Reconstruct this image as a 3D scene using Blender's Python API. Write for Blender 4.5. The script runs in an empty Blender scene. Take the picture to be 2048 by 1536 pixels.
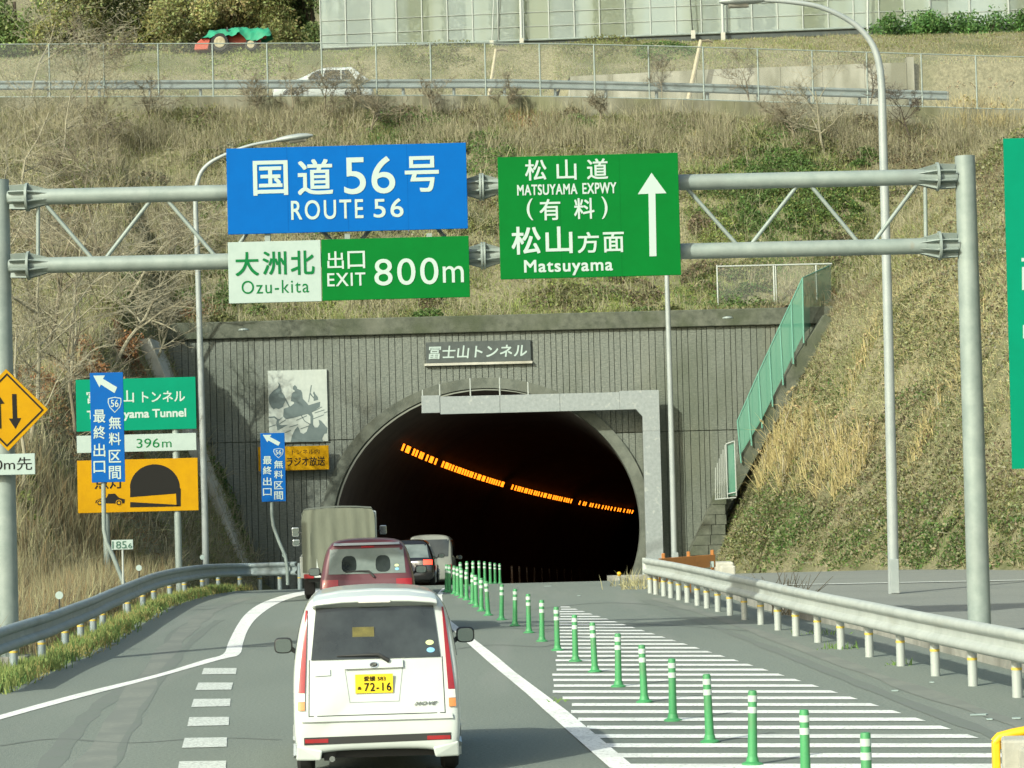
import bpy, bmesh, math, random
import numpy as np
from mathutils import Vector, Matrix
from mathutils.bvhtree import BVHTree

random.seed(7)
RNG = np.random.default_rng(11)
scene = bpy.context.scene
COL = scene.collection

# ------------------------------------------------------------------ camera
FOC, CAMH = 5500.0, 2.55                       # focal length in photo pixels, eye height in metres
PITCH, ROLL = math.atan(194.0 / FOC), 0.0255
_F = np.array([0, math.cos(PITCH), math.sin(PITCH)])
_U0 = np.array([0, -math.sin(PITCH), math.cos(PITCH)])
_X = np.array([1.0, 0, 0])
_R = math.cos(ROLL) * _X - math.sin(ROLL) * _U0
_U = math.sin(ROLL) * _X + math.cos(ROLL) * _U0
CAM = np.array([0, 0, CAMH])
cam = bpy.data.cameras.new("camera")
cam.sensor_width = 36.0
cam.lens = 36.0 * FOC / 2048.0
cam.clip_start, cam.clip_end = 0.5, 2000.0
camo = bpy.data.objects.new("camera", cam)
COL.objects.link(camo)
camo.matrix_world = Matrix(((_R[0], _U[0], -_F[0], 0), (_R[1], _U[1], -_F[1], 0), (_R[2], _U[2], -_F[2], CAMH), (0, 0, 0, 1)))
scene.camera = camo

# ------------------------------------------------------------------ light
SUN_EL, SUN_AZ = math.radians(31), math.radians(219)      # compass azimuth measured from +Y clockwise
world = bpy.data.worlds.new("World")
scene.world = world
world.use_nodes = True
wn = world.node_tree.nodes
sky = wn.new("ShaderNodeTexSky")
sky.sky_type = 'NISHITA'
sky.sun_disc = False
sky.sun_elevation, sky.sun_rotation = SUN_EL, SUN_AZ
sky.dust_density = 3.0
sky.ozone_density = 0.3
sky_tint = wn.new("ShaderNodeMix")              # green cast of a windscreen, multiplied into the sky light
sky_tint.data_type, sky_tint.blend_type = 'RGBA', 'MULTIPLY'
sky_tint.inputs[0].default_value = 1.0
_rgba = [i for i in sky_tint.inputs if i.type == 'RGBA']
_rgba[1].default_value = (0.95, 1.0, 0.90, 1)
world.node_tree.links.new(sky.outputs[0], _rgba[0])
world.node_tree.links.new([o for o in sky_tint.outputs if o.type == 'RGBA'][0], wn["Background"].inputs[0])
wn["Background"].inputs[1].default_value = 0.15
sl = bpy.data.lights.new("sun", 'SUN')
sl.energy, sl.angle, sl.color = 3.3, math.radians(0.7), (0.97, 1.0, 0.86)
so = bpy.data.objects.new("sun", sl)
COL.objects.link(so)
SUNV = Vector((math.sin(SUN_AZ) * math.cos(SUN_EL), math.cos(SUN_AZ) * math.cos(SUN_EL), math.sin(SUN_EL)))
so.rotation_euler = SUNV.to_track_quat('Z', 'Y').to_euler()
scene.view_settings.view_transform = 'Standard'
scene.view_settings.look = 'None'
scene.view_settings.exposure = 0.60
scene.view_settings.gamma = 1.0
scene.cycles.max_bounces = 6
scene.cycles.transparent_max_bounces = 16

# ------------------------------------------------------------------ survey: photo pixels to places
def ray(px, py):
    d = _F + _R * ((px - 1024) / FOC) + _U * ((768 - py) / FOC)
    return d / d[1]

def P(px, py, D):
    return Vector(CAM + ray(px, py) * D)

def zroad(Y):
    Y = np.asarray(Y, float)
    a = np.where(Y < 58, 0.0, np.where(Y < 80, -0.00086 * (Y - 58) ** 2, -0.416 - 0.038 * (Y - 80)))
    return a

def G(px, py, up=0.0):
    r = ray(px, py)
    lo, hi = 5.0, 91.5
    for D in np.arange(6, 92, 0.1):
        if CAM[2] + r[2] * D < zroad(D) + up:
            hi = D
            break
    lo = hi - 0.1
    for _ in range(20):
        m = (lo + hi) / 2
        if CAM[2] + r[2] * m < zroad(m) + up:
            hi = m
        else:
            lo = m
    return Vector((r[0] * lo, lo, float(zroad(lo)) + up))

def proj(X, Y, Z):
    a = X * _R[0] + Y * _R[1] + (Z - CAMH) * _R[2]
    b = X * _U[0] + Y * _U[1] + (Z - CAMH) * _U[2]
    c = X * _F[0] + Y * _F[1] + (Z - CAMH) * _F[2]
    c = np.maximum(c, 0.1)
    return 1024 + FOC * a / c, 768 - FOC * b / c

# ------------------------------------------------------------------ noise and terrain
_NG = np.random.default_rng(5).random((64, 64))
def vnoise(x, y):
    x = np.asarray(x, float); y = np.asarray(y, float)
    xi, yi = np.floor(x).astype(int), np.floor(y).astype(int)
    fx, fy = x - xi, y - yi
    fx, fy = fx * fx * (3 - 2 * fx), fy * fy * (3 - 2 * fy)
    g = lambda i, j: _NG[i % 64, j % 64]
    return (g(xi, yi) * (1 - fx) + g(xi + 1, yi) * fx) * (1 - fy) + (g(xi, yi + 1) * (1 - fx) + g(xi + 1, yi + 1) * fx) * fy

def fbm(x, y, s):
    return (vnoise(x / s, y / s) + 0.5 * vnoise(2 * x / s + 7, 2 * y / s + 3) + 0.25 * vnoise(4 * x / s + 1, 4 * y / s + 9)) / 1.75

WALLY = 92.0
def x_left(Y):
    return np.interp(Y, [-60, 30, 50, 62, 75, 92], [-9.4, -9.4, -9.9, -10.2, -9.3, -8.3])
def x_right(Y):
    return np.interp(Y, [-60, 20, 40, 67.5, 92], [60, 34, 22, 12.6, 5.8])
def zup(X):
    """the upper road falls gently towards the lay-by side"""
    return np.interp(X, [-60, -20, 0, 7, 19, 60], [18.9, 18.06, 17.62, 17.28, 16.6, 14.5])
def wall_top(X):
    return np.interp(X, [.3, 2.2, 8, 17], [0.0, 19.15, 19.3, 19.4])
def terrain(X, Y):
    X = np.asarray(X, float); Y = np.asarray(Y, float)
    zr = zroad(np.minimum(Y, 92.6)) - 0.06
    U = zup(X)
    dr = (X - x_right(Y)) * 0.96
    dl = (x_left(Y) - X) * 0.97
    sr = np.interp(dr, [0, 1.3, 4.5, 10, 16, 60], [0, 2.3, 8.7, 14, 17.2, 17.4])
    ramp = np.interp(Y, [30, 58, 70, 92, 107], [.15, .5, 3.2, 10.2, 17.5])
    s_l = np.clip(np.minimum(dl * np.interp(Y, [40, 70, 92], [.5, 1.1, 2.6]), ramp + np.clip(dl, 0, 30) * .05), 0, None)
    side = np.maximum(np.maximum(sr, 0), s_l)
    bump = (fbm(X, Y, 2.5) - 0.5) * 0.55 * np.clip(side / 0.8, 0, 1)
    front = zr + side + bump
    c = np.interp(Y, [92.6, 93.0, 94.5, 107.0], [0, 1, 1.03, 2.0])
    c = np.where(c < 1, -2 + c * 10.05, 8.05 + (c - 1) * (U - .75 - 8.05))
    c = c + (fbm(X + 40, Y, 2.0) - 0.5) * 0.7 * np.clip((Y - 94) / 2, 0, 1) * np.clip((107 - Y) / 1.5, 0, 1)
    hill = np.minimum(np.maximum(front, c), np.where(Y < 107.35, U - .55, U - .03))
    f0 = np.maximum(U + .05, wall_top(X) - .12)
    up = np.interp(Y, [113.0, 113.2, 119, 140, 170, 300, 700], [0, .0, 1, 1.02, 2, 3, 4])
    up = np.where(up <= 1, f0 + up * (21.5 - f0), np.interp(up, [1, 1.02, 2, 3, 4], [21.5, 22.2, 36, 60, 80]))
    up = up + (fbm(X, Y, 2.2) - 0.5) * 0.3 * np.clip((Y - 113.3), 0, 1) * np.clip((123 - Y) / 3, .3, 1)
    return np.where(Y < 92.6, front, np.where(Y < 107.6, hill, np.where(Y < 113.1, U - .03, up)))

def T(px, py, D0=40.0):
    """where the sight line first meets the hillside"""
    r = ray(px, py)
    D = np.arange(D0, 200, 0.1)
    hit = np.nonzero(terrain(r[0] * D, D) > CAM[2] + r[2] * D)[0]
    d = D[hit[0]] if len(hit) else 120.0
    return Vector((r[0] * d, d, float(terrain(r[0] * d, d))))

def TZ(X, Y):
    return float(terrain(X, Y))

# ------------------------------------------------------------------ things
def tag(o, label=None, cat=None, group=None, kind=None):
    if label: o["label"] = label
    if cat: o["category"] = cat
    if group: o["group"] = group
    if kind: o["kind"] = kind
    return o

def thing(name, label, cat, loc=(0, 0, 0), rz=0.0, group=None):
    o = bpy.data.objects.new(name, None)
    o.empty_display_size = 0.2
    COL.objects.link(o)
    o.location = loc
    o.rotation_euler = (0, 0, rz)
    return tag(o, label, cat, group)

def copy_tree(o, parent=None):
    c = o.copy()
    COL.objects.link(c)
    c.parent = parent
    for ch in list(o.children):
        copy_tree(ch, c)
    return c

class MB:
    """collects shapes for ONE mesh"""
    def __init__(self):
        self.v, self.f = [], []
    def add(self, vs, fs):
        o = len(self.v)
        self.v += [tuple(p) for p in vs]
        self.f += [tuple(i + o for i in q) for q in fs]
        return self
    def box(self, x0, x1, y0, y1, z0, z1):
        vs = [(x, y, z) for z in (z0, z1) for y in (y0, y1) for x in (x0, x1)]
        return self.add(vs, [(0, 2, 3, 1), (4, 5, 7, 6), (0, 1, 5, 4), (2, 6, 7, 3), (0, 4, 6, 2), (1, 3, 7, 5)])
    def tube(self, pts, rad, n=10, caps=True):
        pts = [Vector(p) for p in pts]
        if not hasattr(rad, '__len__'):
            rad = [rad] * len(pts)
        vs, fs = [], []
        prev = None
        for i, p in enumerate(pts):
            t = (pts[min(i + 1, len(pts) - 1)] - pts[max(i - 1, 0)])
            if t.length < 1e-9: t = Vector((0, 0, 1))
            t.normalize()
            a = prev if prev is not None else (Vector((1, 0, 0)) if abs(t.x) < 0.8 else Vector((0, 1, 0)))
            a = (a - t * a.dot(t)).normalized()
            prev = a
            b = t.cross(a)
            for k in range(n):
                w = 2 * math.pi * k / n
                vs.append(p + (a * math.cos(w) + b * math.sin(w)) * rad[i])
        for i in range(len(pts) - 1):
            for k in range(n):
                k2 = (k + 1) % n
                fs.append((i * n + k, i * n + k2, (i + 1) * n + k2, (i + 1) * n + k))
        if caps:
            fs.append(tuple(range(n - 1, -1, -1)))
            fs.append(tuple((len(pts) - 1) * n + k for k in range(n)))
        return self.add(vs, fs)
    def prism(self, poly, vec):
        """polygon of 3-D points pushed along vec"""
        n = len(poly)
        vec = Vector(vec)
        a = [Vector(p) for p in poly]
        b = [p + vec for p in a]
        fs = [tuple(range(n)), tuple(range(2 * n - 1, n - 1, -1))]
        fs += [(i, n + i, n + (i + 1) % n, (i + 1) % n) for i in range(n)]
        return self.add(a + b, fs)
    def sweep(self, path, prof):
        """closed profile (n, z) along a ground path; n points to the path's right-hand side"""
        m = len(prof)
        vs, fs = [], []
        P_ = [Vector(p) for p in path]
        for i, p in enumerate(P_):
            t = P_[min(i + 1, len(P_) - 1)] - P_[max(i - 1, 0)]
            t.z = 0
            t.normalize()
            nn = Vector((t.y, -t.x, 0))
            for (a, z) in prof:
                vs.append(p + nn * a + Vector((0, 0, z)))
        for i in range(len(P_) - 1):
            for k in range(m):
                k2 = (k + 1) % m
                fs.append((i * m + k, (i + 1) * m + k, (i + 1) * m + k2, i * m + k2))
        fs.append(tuple(range(m)))
        fs.append(tuple((len(P_) - 1) * m + k for k in range(m - 1, -1, -1)))
        return self.add(vs, fs)
    def build(self, name, mat, parent=None, smooth=False, bevel=0.0, fix=True):
        me = bpy.data.meshes.new(name)
        vs = self.v
        if parent is not None and parent.get("world_built"):
            L = parent.location
            vs = [(x - L[0], y - L[1], z - L[2]) for x, y, z in vs]
        me.from_pydata(vs, [], self.f)
        if fix:
            bm = bmesh.new(); bm.from_mesh(me)
            bmesh.ops.recalc_face_normals(bm, faces=bm.faces)
            bm.to_mesh(me); bm.free()
        if smooth:
            me.shade_smooth()
            me.set_sharp_from_angle(angle=math.radians(42))
        me.materials.append(mat)
        o = bpy.data.objects.new(name, me)
        COL.objects.link(o)
        if parent is not None:
            o.parent = parent
        if bevel:
            b = o.modifiers.new("edge", 'BEVEL'); b.width = bevel; b.segments = 2; b.limit_method = 'ANGLE'
        return o

def W(t):
    t["world_built"] = 1
    return t

# ------------------------------------------------------------------ materials
def mat(name, col, rough=0.6, metal=0.0, col2=None, nscale=6.0, detail=6.0, bump=0.0, bscale=None, coat=0.0, spec=0.5, lo=0.35, hi=0.65, emit=None, estr=0.0, stretch=None):
    m = bpy.data.materials.new(name)
    m.use_nodes = True
    nt = m.node_tree
    b = nt.nodes["Principled BSDF"]
    b.inputs["Base Color"].default_value = (*col, 1)
    b.inputs["Roughness"].default_value = rough
    b.inputs["Metallic"].default_value = metal
    b.inputs["Specular IOR Level"].default_value = spec
    b.inputs["Coat Weight"].default_value = coat
    b.inputs["Coat Roughness"].default_value = 0.06
    if emit:
        b.inputs["Emission Color"].default_value = (*emit, 1)
        b.inputs["Emission Strength"].default_value = estr
    if col2 or bump:
        tc = nt.nodes.new("ShaderNodeTexCoord")
        src = tc.outputs["Object"]
        if stretch:
            mp = nt.nodes.new("ShaderNodeMapping")
            mp.inputs["Scale"].default_value = stretch
            nt.links.new(src, mp.inputs[0])
            src = mp.outputs[0]
    if col2:
        n = nt.nodes.new("ShaderNodeTexNoise")
        n.inputs["Scale"].default_value = nscale
        n.inputs["Detail"].default_value = detail
        n.inputs["Roughness"].default_value = 0.65
        nt.links.new(src, n.inputs["Vector"])
        r = nt.nodes.new("ShaderNodeValToRGB")
        r.color_ramp.elements[0].position, r.color_ramp.elements[1].position = lo, hi
        r.color_ramp.elements[0].color, r.color_ramp.elements[1].color = (*col, 1), (*col2, 1)
        nt.links.new(n.outputs["Fac"], r.inputs[0])
        nt.links.new(r.outputs[0], b.inputs["Base Color"])
    if bump:
        n2 = nt.nodes.new("ShaderNodeTexNoise")
        n2.inputs["Scale"].default_value = bscale or nscale * 4
        n2.inputs["Detail"].default_value = 5
        nt.links.new(src, n2.inputs["Vector"])
        bp = nt.nodes.new("ShaderNodeBump")
        bp.inputs["Strength"].default_value = bump
        bp.inputs["Distance"].default_value = 0.02
        nt.links.new(n2.outputs["Fac"], bp.inputs["Height"])
        nt.links.new(bp.outputs[0], b.inputs["Normal"])
    return m

def mix_in(m, col, nscale, lo, hi, detail=4.0, stretch=None, amount=1.0):
    """a second, larger pattern of stain or wear over a material's own colour"""
    nt = m.node_tree
    b = nt.nodes["Principled BSDF"]
    tc = nt.nodes.new("ShaderNodeTexCoord")
    mp = nt.nodes.new("ShaderNodeMapping")
    mp.inputs["Scale"].default_value = stretch or (1, 1, 1)
    mp.inputs["Location"].default_value = (3.1, 1.7, 0.4)
    nt.links.new(tc.outputs["Object"], mp.inputs[0])
    n = nt.nodes.new("ShaderNodeTexNoise")
    n.inputs["Scale"].default_value = nscale
    n.inputs["Detail"].default_value = detail
    nt.links.new(mp.outputs[0], n.inputs["Vector"])
    r = nt.nodes.new("ShaderNodeMapRange")
    r.inputs["From Min"].default_value, r.inputs["From Max"].default_value = lo, hi
    r.inputs["To Max"].default_value = amount
    nt.links.new(n.outputs["Fac"], r.inputs["Value"])
    mx = nt.nodes.new("ShaderNodeMix")
    mx.data_type = 'RGBA'
    rgba = [i for i in mx.inputs if i.type == 'RGBA']
    old = b.inputs["Base Color"]
    if old.is_linked:
        nt.links.new(old.links[0].from_socket, rgba[0])
    else:
        rgba[0].default_value = old.default_value
    rgba[1].default_value = (*col, 1)
    nt.links.new(r.outputs[0], mx.inputs[0])
    nt.links.new([o for o in mx.outputs if o.type == 'RGBA'][0], old)
    return m

def tint_mat(name, rough=0.75, trans=0.0):
    """foliage: colour comes from each blade's or leaf's own colour"""
    m = bpy.data.materials.new(name)
    m.use_nodes = True
    nt = m.node_tree
    b = nt.nodes["Principled BSDF"]
    a = nt.nodes.new("ShaderNodeAttribute")
    a.attribute_name = "tint"
    nt.links.new(a.outputs["Color"], b.inputs["Base Color"])
    b.inputs["Roughness"].default_value = rough
    b.inputs["Specular IOR Level"].default_value = 0.25
    if trans:
        t = nt.nodes.new("ShaderNodeBsdfTranslucent")
        nt.links.new(a.outputs["Color"], t.inputs["Color"])
        mx = nt.nodes.new("ShaderNodeMixShader")
        mx.inputs[0].default_value = trans
        nt.links.new(b.outputs[0], mx.inputs[1])
        nt.links.new(t.outputs[0], mx.inputs[2])
        nt.links.new(mx.outputs[0], nt.nodes["Material Output"].inputs["Surface"])
    return m

def mesh_mat(name, col, open_share, rough=0.5):
    """wire netting too fine to resolve: thin metal with mostly open area"""
    m = bpy.data.materials.new(name)
    m.use_nodes = True
    nt = m.node_tree
    b = nt.nodes["Principled BSDF"]
    b.inputs["Base Color"].default_value = (*col, 1)
    b.inputs["Roughness"].default_value = rough
    t = nt.nodes.new("ShaderNodeBsdfTransparent")
    mx = nt.nodes.new("ShaderNodeMixShader")
    mx.inputs[0].default_value = open_share
    nt.links.new(b.outputs[0], mx.inputs[1])
    nt.links.new(t.outputs[0], mx.inputs[2])
    nt.links.new(mx.outputs[0], nt.nodes["Material Output"].inputs["Surface"])
    return m

M = {}
M['asphalt'] = mix_in(mix_in(mat('asphalt', (.122, .143, .122), .9, 0, (.205, .236, .203), 30, 10, .5, 60, lo=.34, hi=.66), (.105, .123, .107), .35, .45, .7, 5, (1, .25, 1), .4), (.24, .245, .225), .8, .55, .8, 6, (1.6, .12, 1), .5)
M['lot'] = mix_in(mat('lot_asphalt', (.165, .178, .158), .9, 0, (.235, .248, .222), 30, 8, .3, 90), (.13, .135, .13), .3, .5, .75, 5, (.4, 1.2, 1), .6)
M['upper_road'] = mat('upper_asphalt', (.2, .2, .19), .9, 0, (.27, .27, .25), 8, 5)
def worn_paint():
    m = mat('road_paint', (.78, .79, .76), .7, 0, (.70, .71, .67), 9, 6, .15, 60)
    return mix_in(mix_in(m, (.3, .31, .29), 28, .56, .66, 8, None, .85), (.45, .46, .44), 1.1, .55, .75, 4, None, .7)
M['paint'] = worn_paint()
M['paint_worn'] = mix_in(mat('worn_road_paint', (.62, .65, .61), .75, 0, (.48, .51, .47), 14, 8), (.2, .215, .195), 30, .50, .62, 8, None, .75)
M['concrete'] = mix_in(mat('concrete', (.24, .24, .21), .9, 0, (.34, .33, .29), 3, 8, .4, 25), (.1, .1, .085), 1.2, .5, .75, 6, (1, 1, .35), .7)
M['lightconcrete'] = mix_in(mat('light_concrete', (.36, .36, .31), .9, 0, (.45, .44, .38), 2, 8, .3, 20), (.2, .19, .14), 1.4, .5, .72, 6, (1, 1, .3), .7)
M['facing'] = mix_in(mix_in(mat('split_rib_concrete', (.098, .112, .097), .95, 0, (.195, .213, .185), 8, 8, 1.0, 12, lo=.3, hi=.7, stretch=(1, 1, 2.6)), (.06, .074, .045), .35, .48, .68, 5, (1, 1, .5), .6), (.215, .215, .165), .5, .58, .8, 5, (1, 1, .6), .5)
M['groove'] = mat('groove_concrete', (.075, .085, .07), .95)
M['ring'] = mix_in(mat('ring_concrete', (.08, .092, .076), .9, 0, (.14, .154, .128), 2.5, 8, .3, 25), (.075, .08, .058), .7, .45, .7, 5, None, .7)
M['soot'] = mat('sooty_lining', (.12, .095, .09), .95, 0, (.16, .13, .12), 1.0, 5)
M['galv'] = mix_in(mat('galvanised_steel', (.195, .24, .222), .55, .1, (.26, .305, .282), 3.5, 7, .05, 40), (.16, .18, .17), 1.3, .5, .75, 5, (1, 1, .4), .5)
mix_in(M['galv'], (.22, .17, .11), 2.6, .66, .80, 8, (2, 2, .3), .55)
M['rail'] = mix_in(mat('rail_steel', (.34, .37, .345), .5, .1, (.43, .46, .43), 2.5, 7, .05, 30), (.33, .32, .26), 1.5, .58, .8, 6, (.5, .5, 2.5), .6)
M['rail_shaded'] = mix_in(mat('shaded_rail_steel', (.23, .285, .295), .5, .15, (.30, .35, .36), 2.5, 7), (.2, .21, .19), 1.5, .55, .8, 6, None, .6)  # rail steel darkened and blued, the verge side's shade put into its colour
M['pole'] = mat('lamp_pole_steel', (.26, .295, .29), .5, .1, (.32, .35, .34), 2.0, 6)
M['panelgrey'] = mix_in(mat('grey_steel_sheet', (.215, .245, .245), .55, .1, (.275, .305, .305), 9, 8, .05, 40), (.38, .40, .38), 5, .6, .72, 6, None, .7)
M['white'] = mat('white_sheeting', (.335, .41, .385), .55, 0, (.305, .38, .355), 5, 6, spec=.15)
M['blue'] = mat('blue_sheeting', (.0005, .098, .36), .6, 0, (.0008, .09, .335), 3, 6, spec=.06)
M['bluefar'] = mat('sign_blue_sheeting', (.002, .088, .33), .6, 0, (.004, .08, .30), 3, 6, spec=.08)
M['green'] = mat('green_sheeting', (.0008, .132, .020), .6, 0, (.001, .12, .018), 3, 6, spec=.06)
M['teal'] = mat('teal_sheeting', (.0008, .205, .115), .6, 0, (.001, .188, .105), 2, 6, spec=.06)
M['amber'] = mat('amber_sheeting', (.42, .225, .001), .6, 0, (.375, .195, .002), 4, 7, spec=.1)
M['greenink'] = mat('green_ink', (.003, .13, .035), .6, spec=.1)
M['white_ink'] = mat('white_lettering', (.36, .44, .415), .55, spec=.15)
M['blackink'] = mat('black_ink', (.014, .014, .013), .7, spec=.1)
M['darkgreenink'] = mat('dark_green_ink', (.03, .1, .07), .5)
M['signback'] = mat('sign_back_metal', (.3, .32, .31), .5, .3)
M['plaque'] = mat('plaque_stone', (.042, .054, .052), .55, 0, (.06, .074, .07), 5, 5)
M['mural'] = mix_in(mat('mural_ground', (.42, .46, .42), .7, 0, (.36, .40, .37), 5, 7), (.3, .32, .28), 3, .6, .8, 8, (1, 1, .3), .6)
M['muralgrey'] = mat('mural_silhouette', (.095, .13, .13), .7, 0, (.11, .145, .145), 4, 5)
M['whitepaint'] = mat('white_car_paint', (.49, .53, .508), .3, 0, (.455, .495, .472), 2.5, 6, coat=.5)
M['maroon'] = mat('maroon_car_paint', (.098, .030, .038), .4, .1, coat=.3)
M['blackpaint'] = mat('black_car_paint', (.012, .012, .013), .22, 0, coat=.8)
M['beigepaint'] = mat('beige_van_paint', (.25, .265, .235), .45, .1)
M['silver'] = mat('silver_paint', (.42, .45, .44), .3, .6, coat=.5)
M['glass'] = mat('dark_window_glass', (.014, .018, .018), .07, 0, (.034, .042, .042), 2.2, 5, spec=.7)  # second tone paints faint varied reflections into the glass colour
M['paleglass'] = mat('pale_window_glass', (.13, .16, .15), .08, 0, (.20, .235, .225), 1.6, 4, spec=.9)
M['chrome'] = mat('chrome', (.62, .63, .62), .18, 1.0)
M['mirrorglass'] = mat('mirror_glass', (.35, .4, .38), .05, .9)
M['rubber'] = mat('black_rubber', (.016, .016, .016), .8)
M['plastic'] = mat('black_plastic', (.022, .023, .022), .55)
M['redlens'] = mat('red_lens', (.30, .010, .014), .3, 0, (.24, .012, .016), 14, 3, coat=.5)
M['redlit'] = mat('lit_brake_lens', (.6, .02, .015), .3, emit=(1, .045, .02), estr=3.0)
M['amberlens'] = mat('amber_lens', (.6, .22, .06), .25, coat=.6)
M['clearlens'] = mat('clear_lens', (.62, .6, .55), .2, coat=.6)
M['plate'] = mat('yellow_number_plate', (.80, .55, .015), .5)
M['canvas'] = mix_in(mat('olive_canvas', (.108, .12, .09), .9, 0, (.14, .153, .116), 3, 7, .3, 5, stretch=(1, 1, .4)), (.165, .165, .115), 1.6, .55, .8, 4, (3, 3, .4), .5)
M['postgreen'] = mix_in(mat('green_post_plastic', (.048, .27, .095), .55, 0, (.055, .235, .09), 4, 5), (.08, .19, .09), 7, .52, .66, 6, (1, 1, .4), .7)
M['postband'] = mat('silver_reflective_band', (.46, .56, .49), .5, 0, (.38, .46, .40), 9, 6)
M['dimpost'] = mat('tunnel_shaded_post', (.10, .055, .03), .7)  # post colour darkened and browned for tunnel shade and orange lamplight
M['dimband'] = mat('tunnel_shaded_band', (.16, .11, .07), .6)  # band toned down likewise, the tunnel's shade put into its colour
M['yellowband'] = mat('yellow_reflective_band', (.55, .40, .07), .5)
M['yellow'] = mat('yellow_plastic', (.80, .48, .015), .45, 0, (.70, .38, .012), 3, 6)
M['orange'] = mix_in(mat('orange_painted_steel', (.60, .25, .07), .55, 0, (.52, .21, .06), 4, 6), (.3, .14, .06), 4, .6, .8, 7, None, .6)
M['lampglow'] = mat('sodium_lamp', (.4, .2, .05), .5, emit=(1.0, .215, .008), estr=2.1)
M['fencegreen'] = mesh_mat('green_mesh', (.09, .29, .205), .36)
M['fencegreenmetal'] = mat('green_painted_metal', (.10, .27, .205), .5)
M['chainlink'] = mesh_mat('chain_link', (.42, .44, .42), .88)
M['whitemetal'] = mat('whitish_galvanised', (.36, .39, .365), .5, .1)
M['bark'] = mat('bare_bark', (.145, .125, .085), .9, 0, (.215, .19, .13), 5, 6)
M['palebark'] = mat('pale_bark', (.215, .20, .14), .9, 0, (.30, .28, .20), 5, 6)
M['darkbark'] = mat('dark_bark', (.07, .055, .04), .9)
M['leaf'] = tint_mat('leaves', .6, .4)
M['blade'] = tint_mat('grass_blades', .8, .2)
M['twig'] = tint_mat('dry_stems', .85)
M['soil'] = mix_in(mix_in(mat('hill_soil', (.105, .10, .052), .95, 0, (.235, .215, .125), 9, 10, .8, 8, lo=.36, hi=.64), (.075, .085, .03), .35, .48, .62, 6, None, .8), (.24, .20, .11), .6, .58, .72, 6, None, .4)
M['film'] = None
M['redpaint'] = mat('red_tractor_paint', (.40, .06, .03), .6, 0, (.32, .06, .035), 4, 6)
M['tarp'] = mat('green_tarpaulin', (.02, .27, .15), .55, 0, (.03, .20, .11), 3, 5, .4, 4)
M['cream'] = mat('cream_wheel', (.36, .33, .22), .6, 0, (.24, .21, .13), 6, 5)
M['weathered'] = mat('weathered_wood', (.42, .38, .27), .9, 0, (.34, .30, .21), 4, 6)

# ================================================================== SETTING
def raw_mesh(name, verts, faces, mat_, smooth=False):
    """big numpy mesh: verts n x 3, faces m x k"""
    me = bpy.data.meshes.new(name)
    verts = np.asarray(verts, np.float32); faces = np.asarray(faces, np.int32)
    k = faces.shape[1]
    me.vertices.add(len(verts)); me.loops.add(faces.size); me.polygons.add(len(faces))
    me.vertices.foreach_set("co", verts.ravel())
    me.loops.foreach_set("vertex_index", faces.ravel())
    me.polygons.foreach_set("loop_start", np.arange(0, faces.size, k, dtype=np.int32))
    me.update(calc_edges=True)
    if smooth: me.shade_smooth()
    me.materials.append(mat_)
    o = bpy.data.objects.new(name, me)
    COL.objects.link(o)
    return o

def struct(o):
    o["kind"] = "structure"
    return o

# ---- ground: one sheet
gx = np.unique(np.round(np.concatenate([np.arange(-500, -40, 20), np.arange(-40, -20, 1.0), np.arange(-20, 20, .4), np.arange(20, 40, 1.0), np.arange(40, 501, 20)]), 3))
gy = np.unique(np.round(np.concatenate([np.arange(-120, 20, 10), np.arange(20, 55, 1.0), np.arange(55, 92.6, .4), [92.6, 93.0], np.arange(93.5, 107, .4), [107, 107.3, 107.6, 110.0, 113.0, 113.2], np.arange(113.6, 125, .4), np.arange(125, 150, 1.5), np.arange(150, 760, 20)]), 3))
XX, YY = np.meshgrid(gx, gy)
ZZ = terrain(XX, YY)
nx, ny = len(gx), len(gy)
I = np.arange(nx * ny).reshape(ny, nx)
quads = np.stack([I[:-1, :-1], I[:-1, 1:], I[1:, 1:], I[1:, :-1]], -1)
xm = (XX[:-1, :-1] + XX[1:, 1:]) / 2; ym = (YY[:-1, :-1] + YY[1:, 1:]) / 2
keep = ~((ym > 92.55) & (ym < 93.05) & (xm > -6.6) & (xm < 4.9))
struct(raw_mesh("ground", np.stack([XX, YY, ZZ], -1).reshape(-1, 3), quads[keep], M['soil'], smooth=False))

# ---- tunnel centre line, bending away to the side
XC0, ZC, RAD, KX, KZ = float(P(972, 1000, WALLY).x), 0.98, 5.12, 1.006, 0.918
def x_tun(Y):
    t = np.maximum(np.asarray(Y, float) - WALLY, 0)
    return XC0 + .0537 * t + .000633 * t * t

def sheet(name, left, right, ys, mat_, up=0.0, cols=8):
    vs, fs = [], []
    for y in ys:
        a, b = left(y), right(y)
        for k in range(cols + 1):
            x = a + (b - a) * k / cols
            vs.append((x, y, float(zroad(y)) + up))
    for j in range(len(ys) - 1):
        for k in range(cols):
            i = j * (cols + 1) + k
            fs.append((i, i + 1, i + cols + 2, i + cols + 1))
    return struct(raw_mesh(name, vs, fs, mat_))

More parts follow.
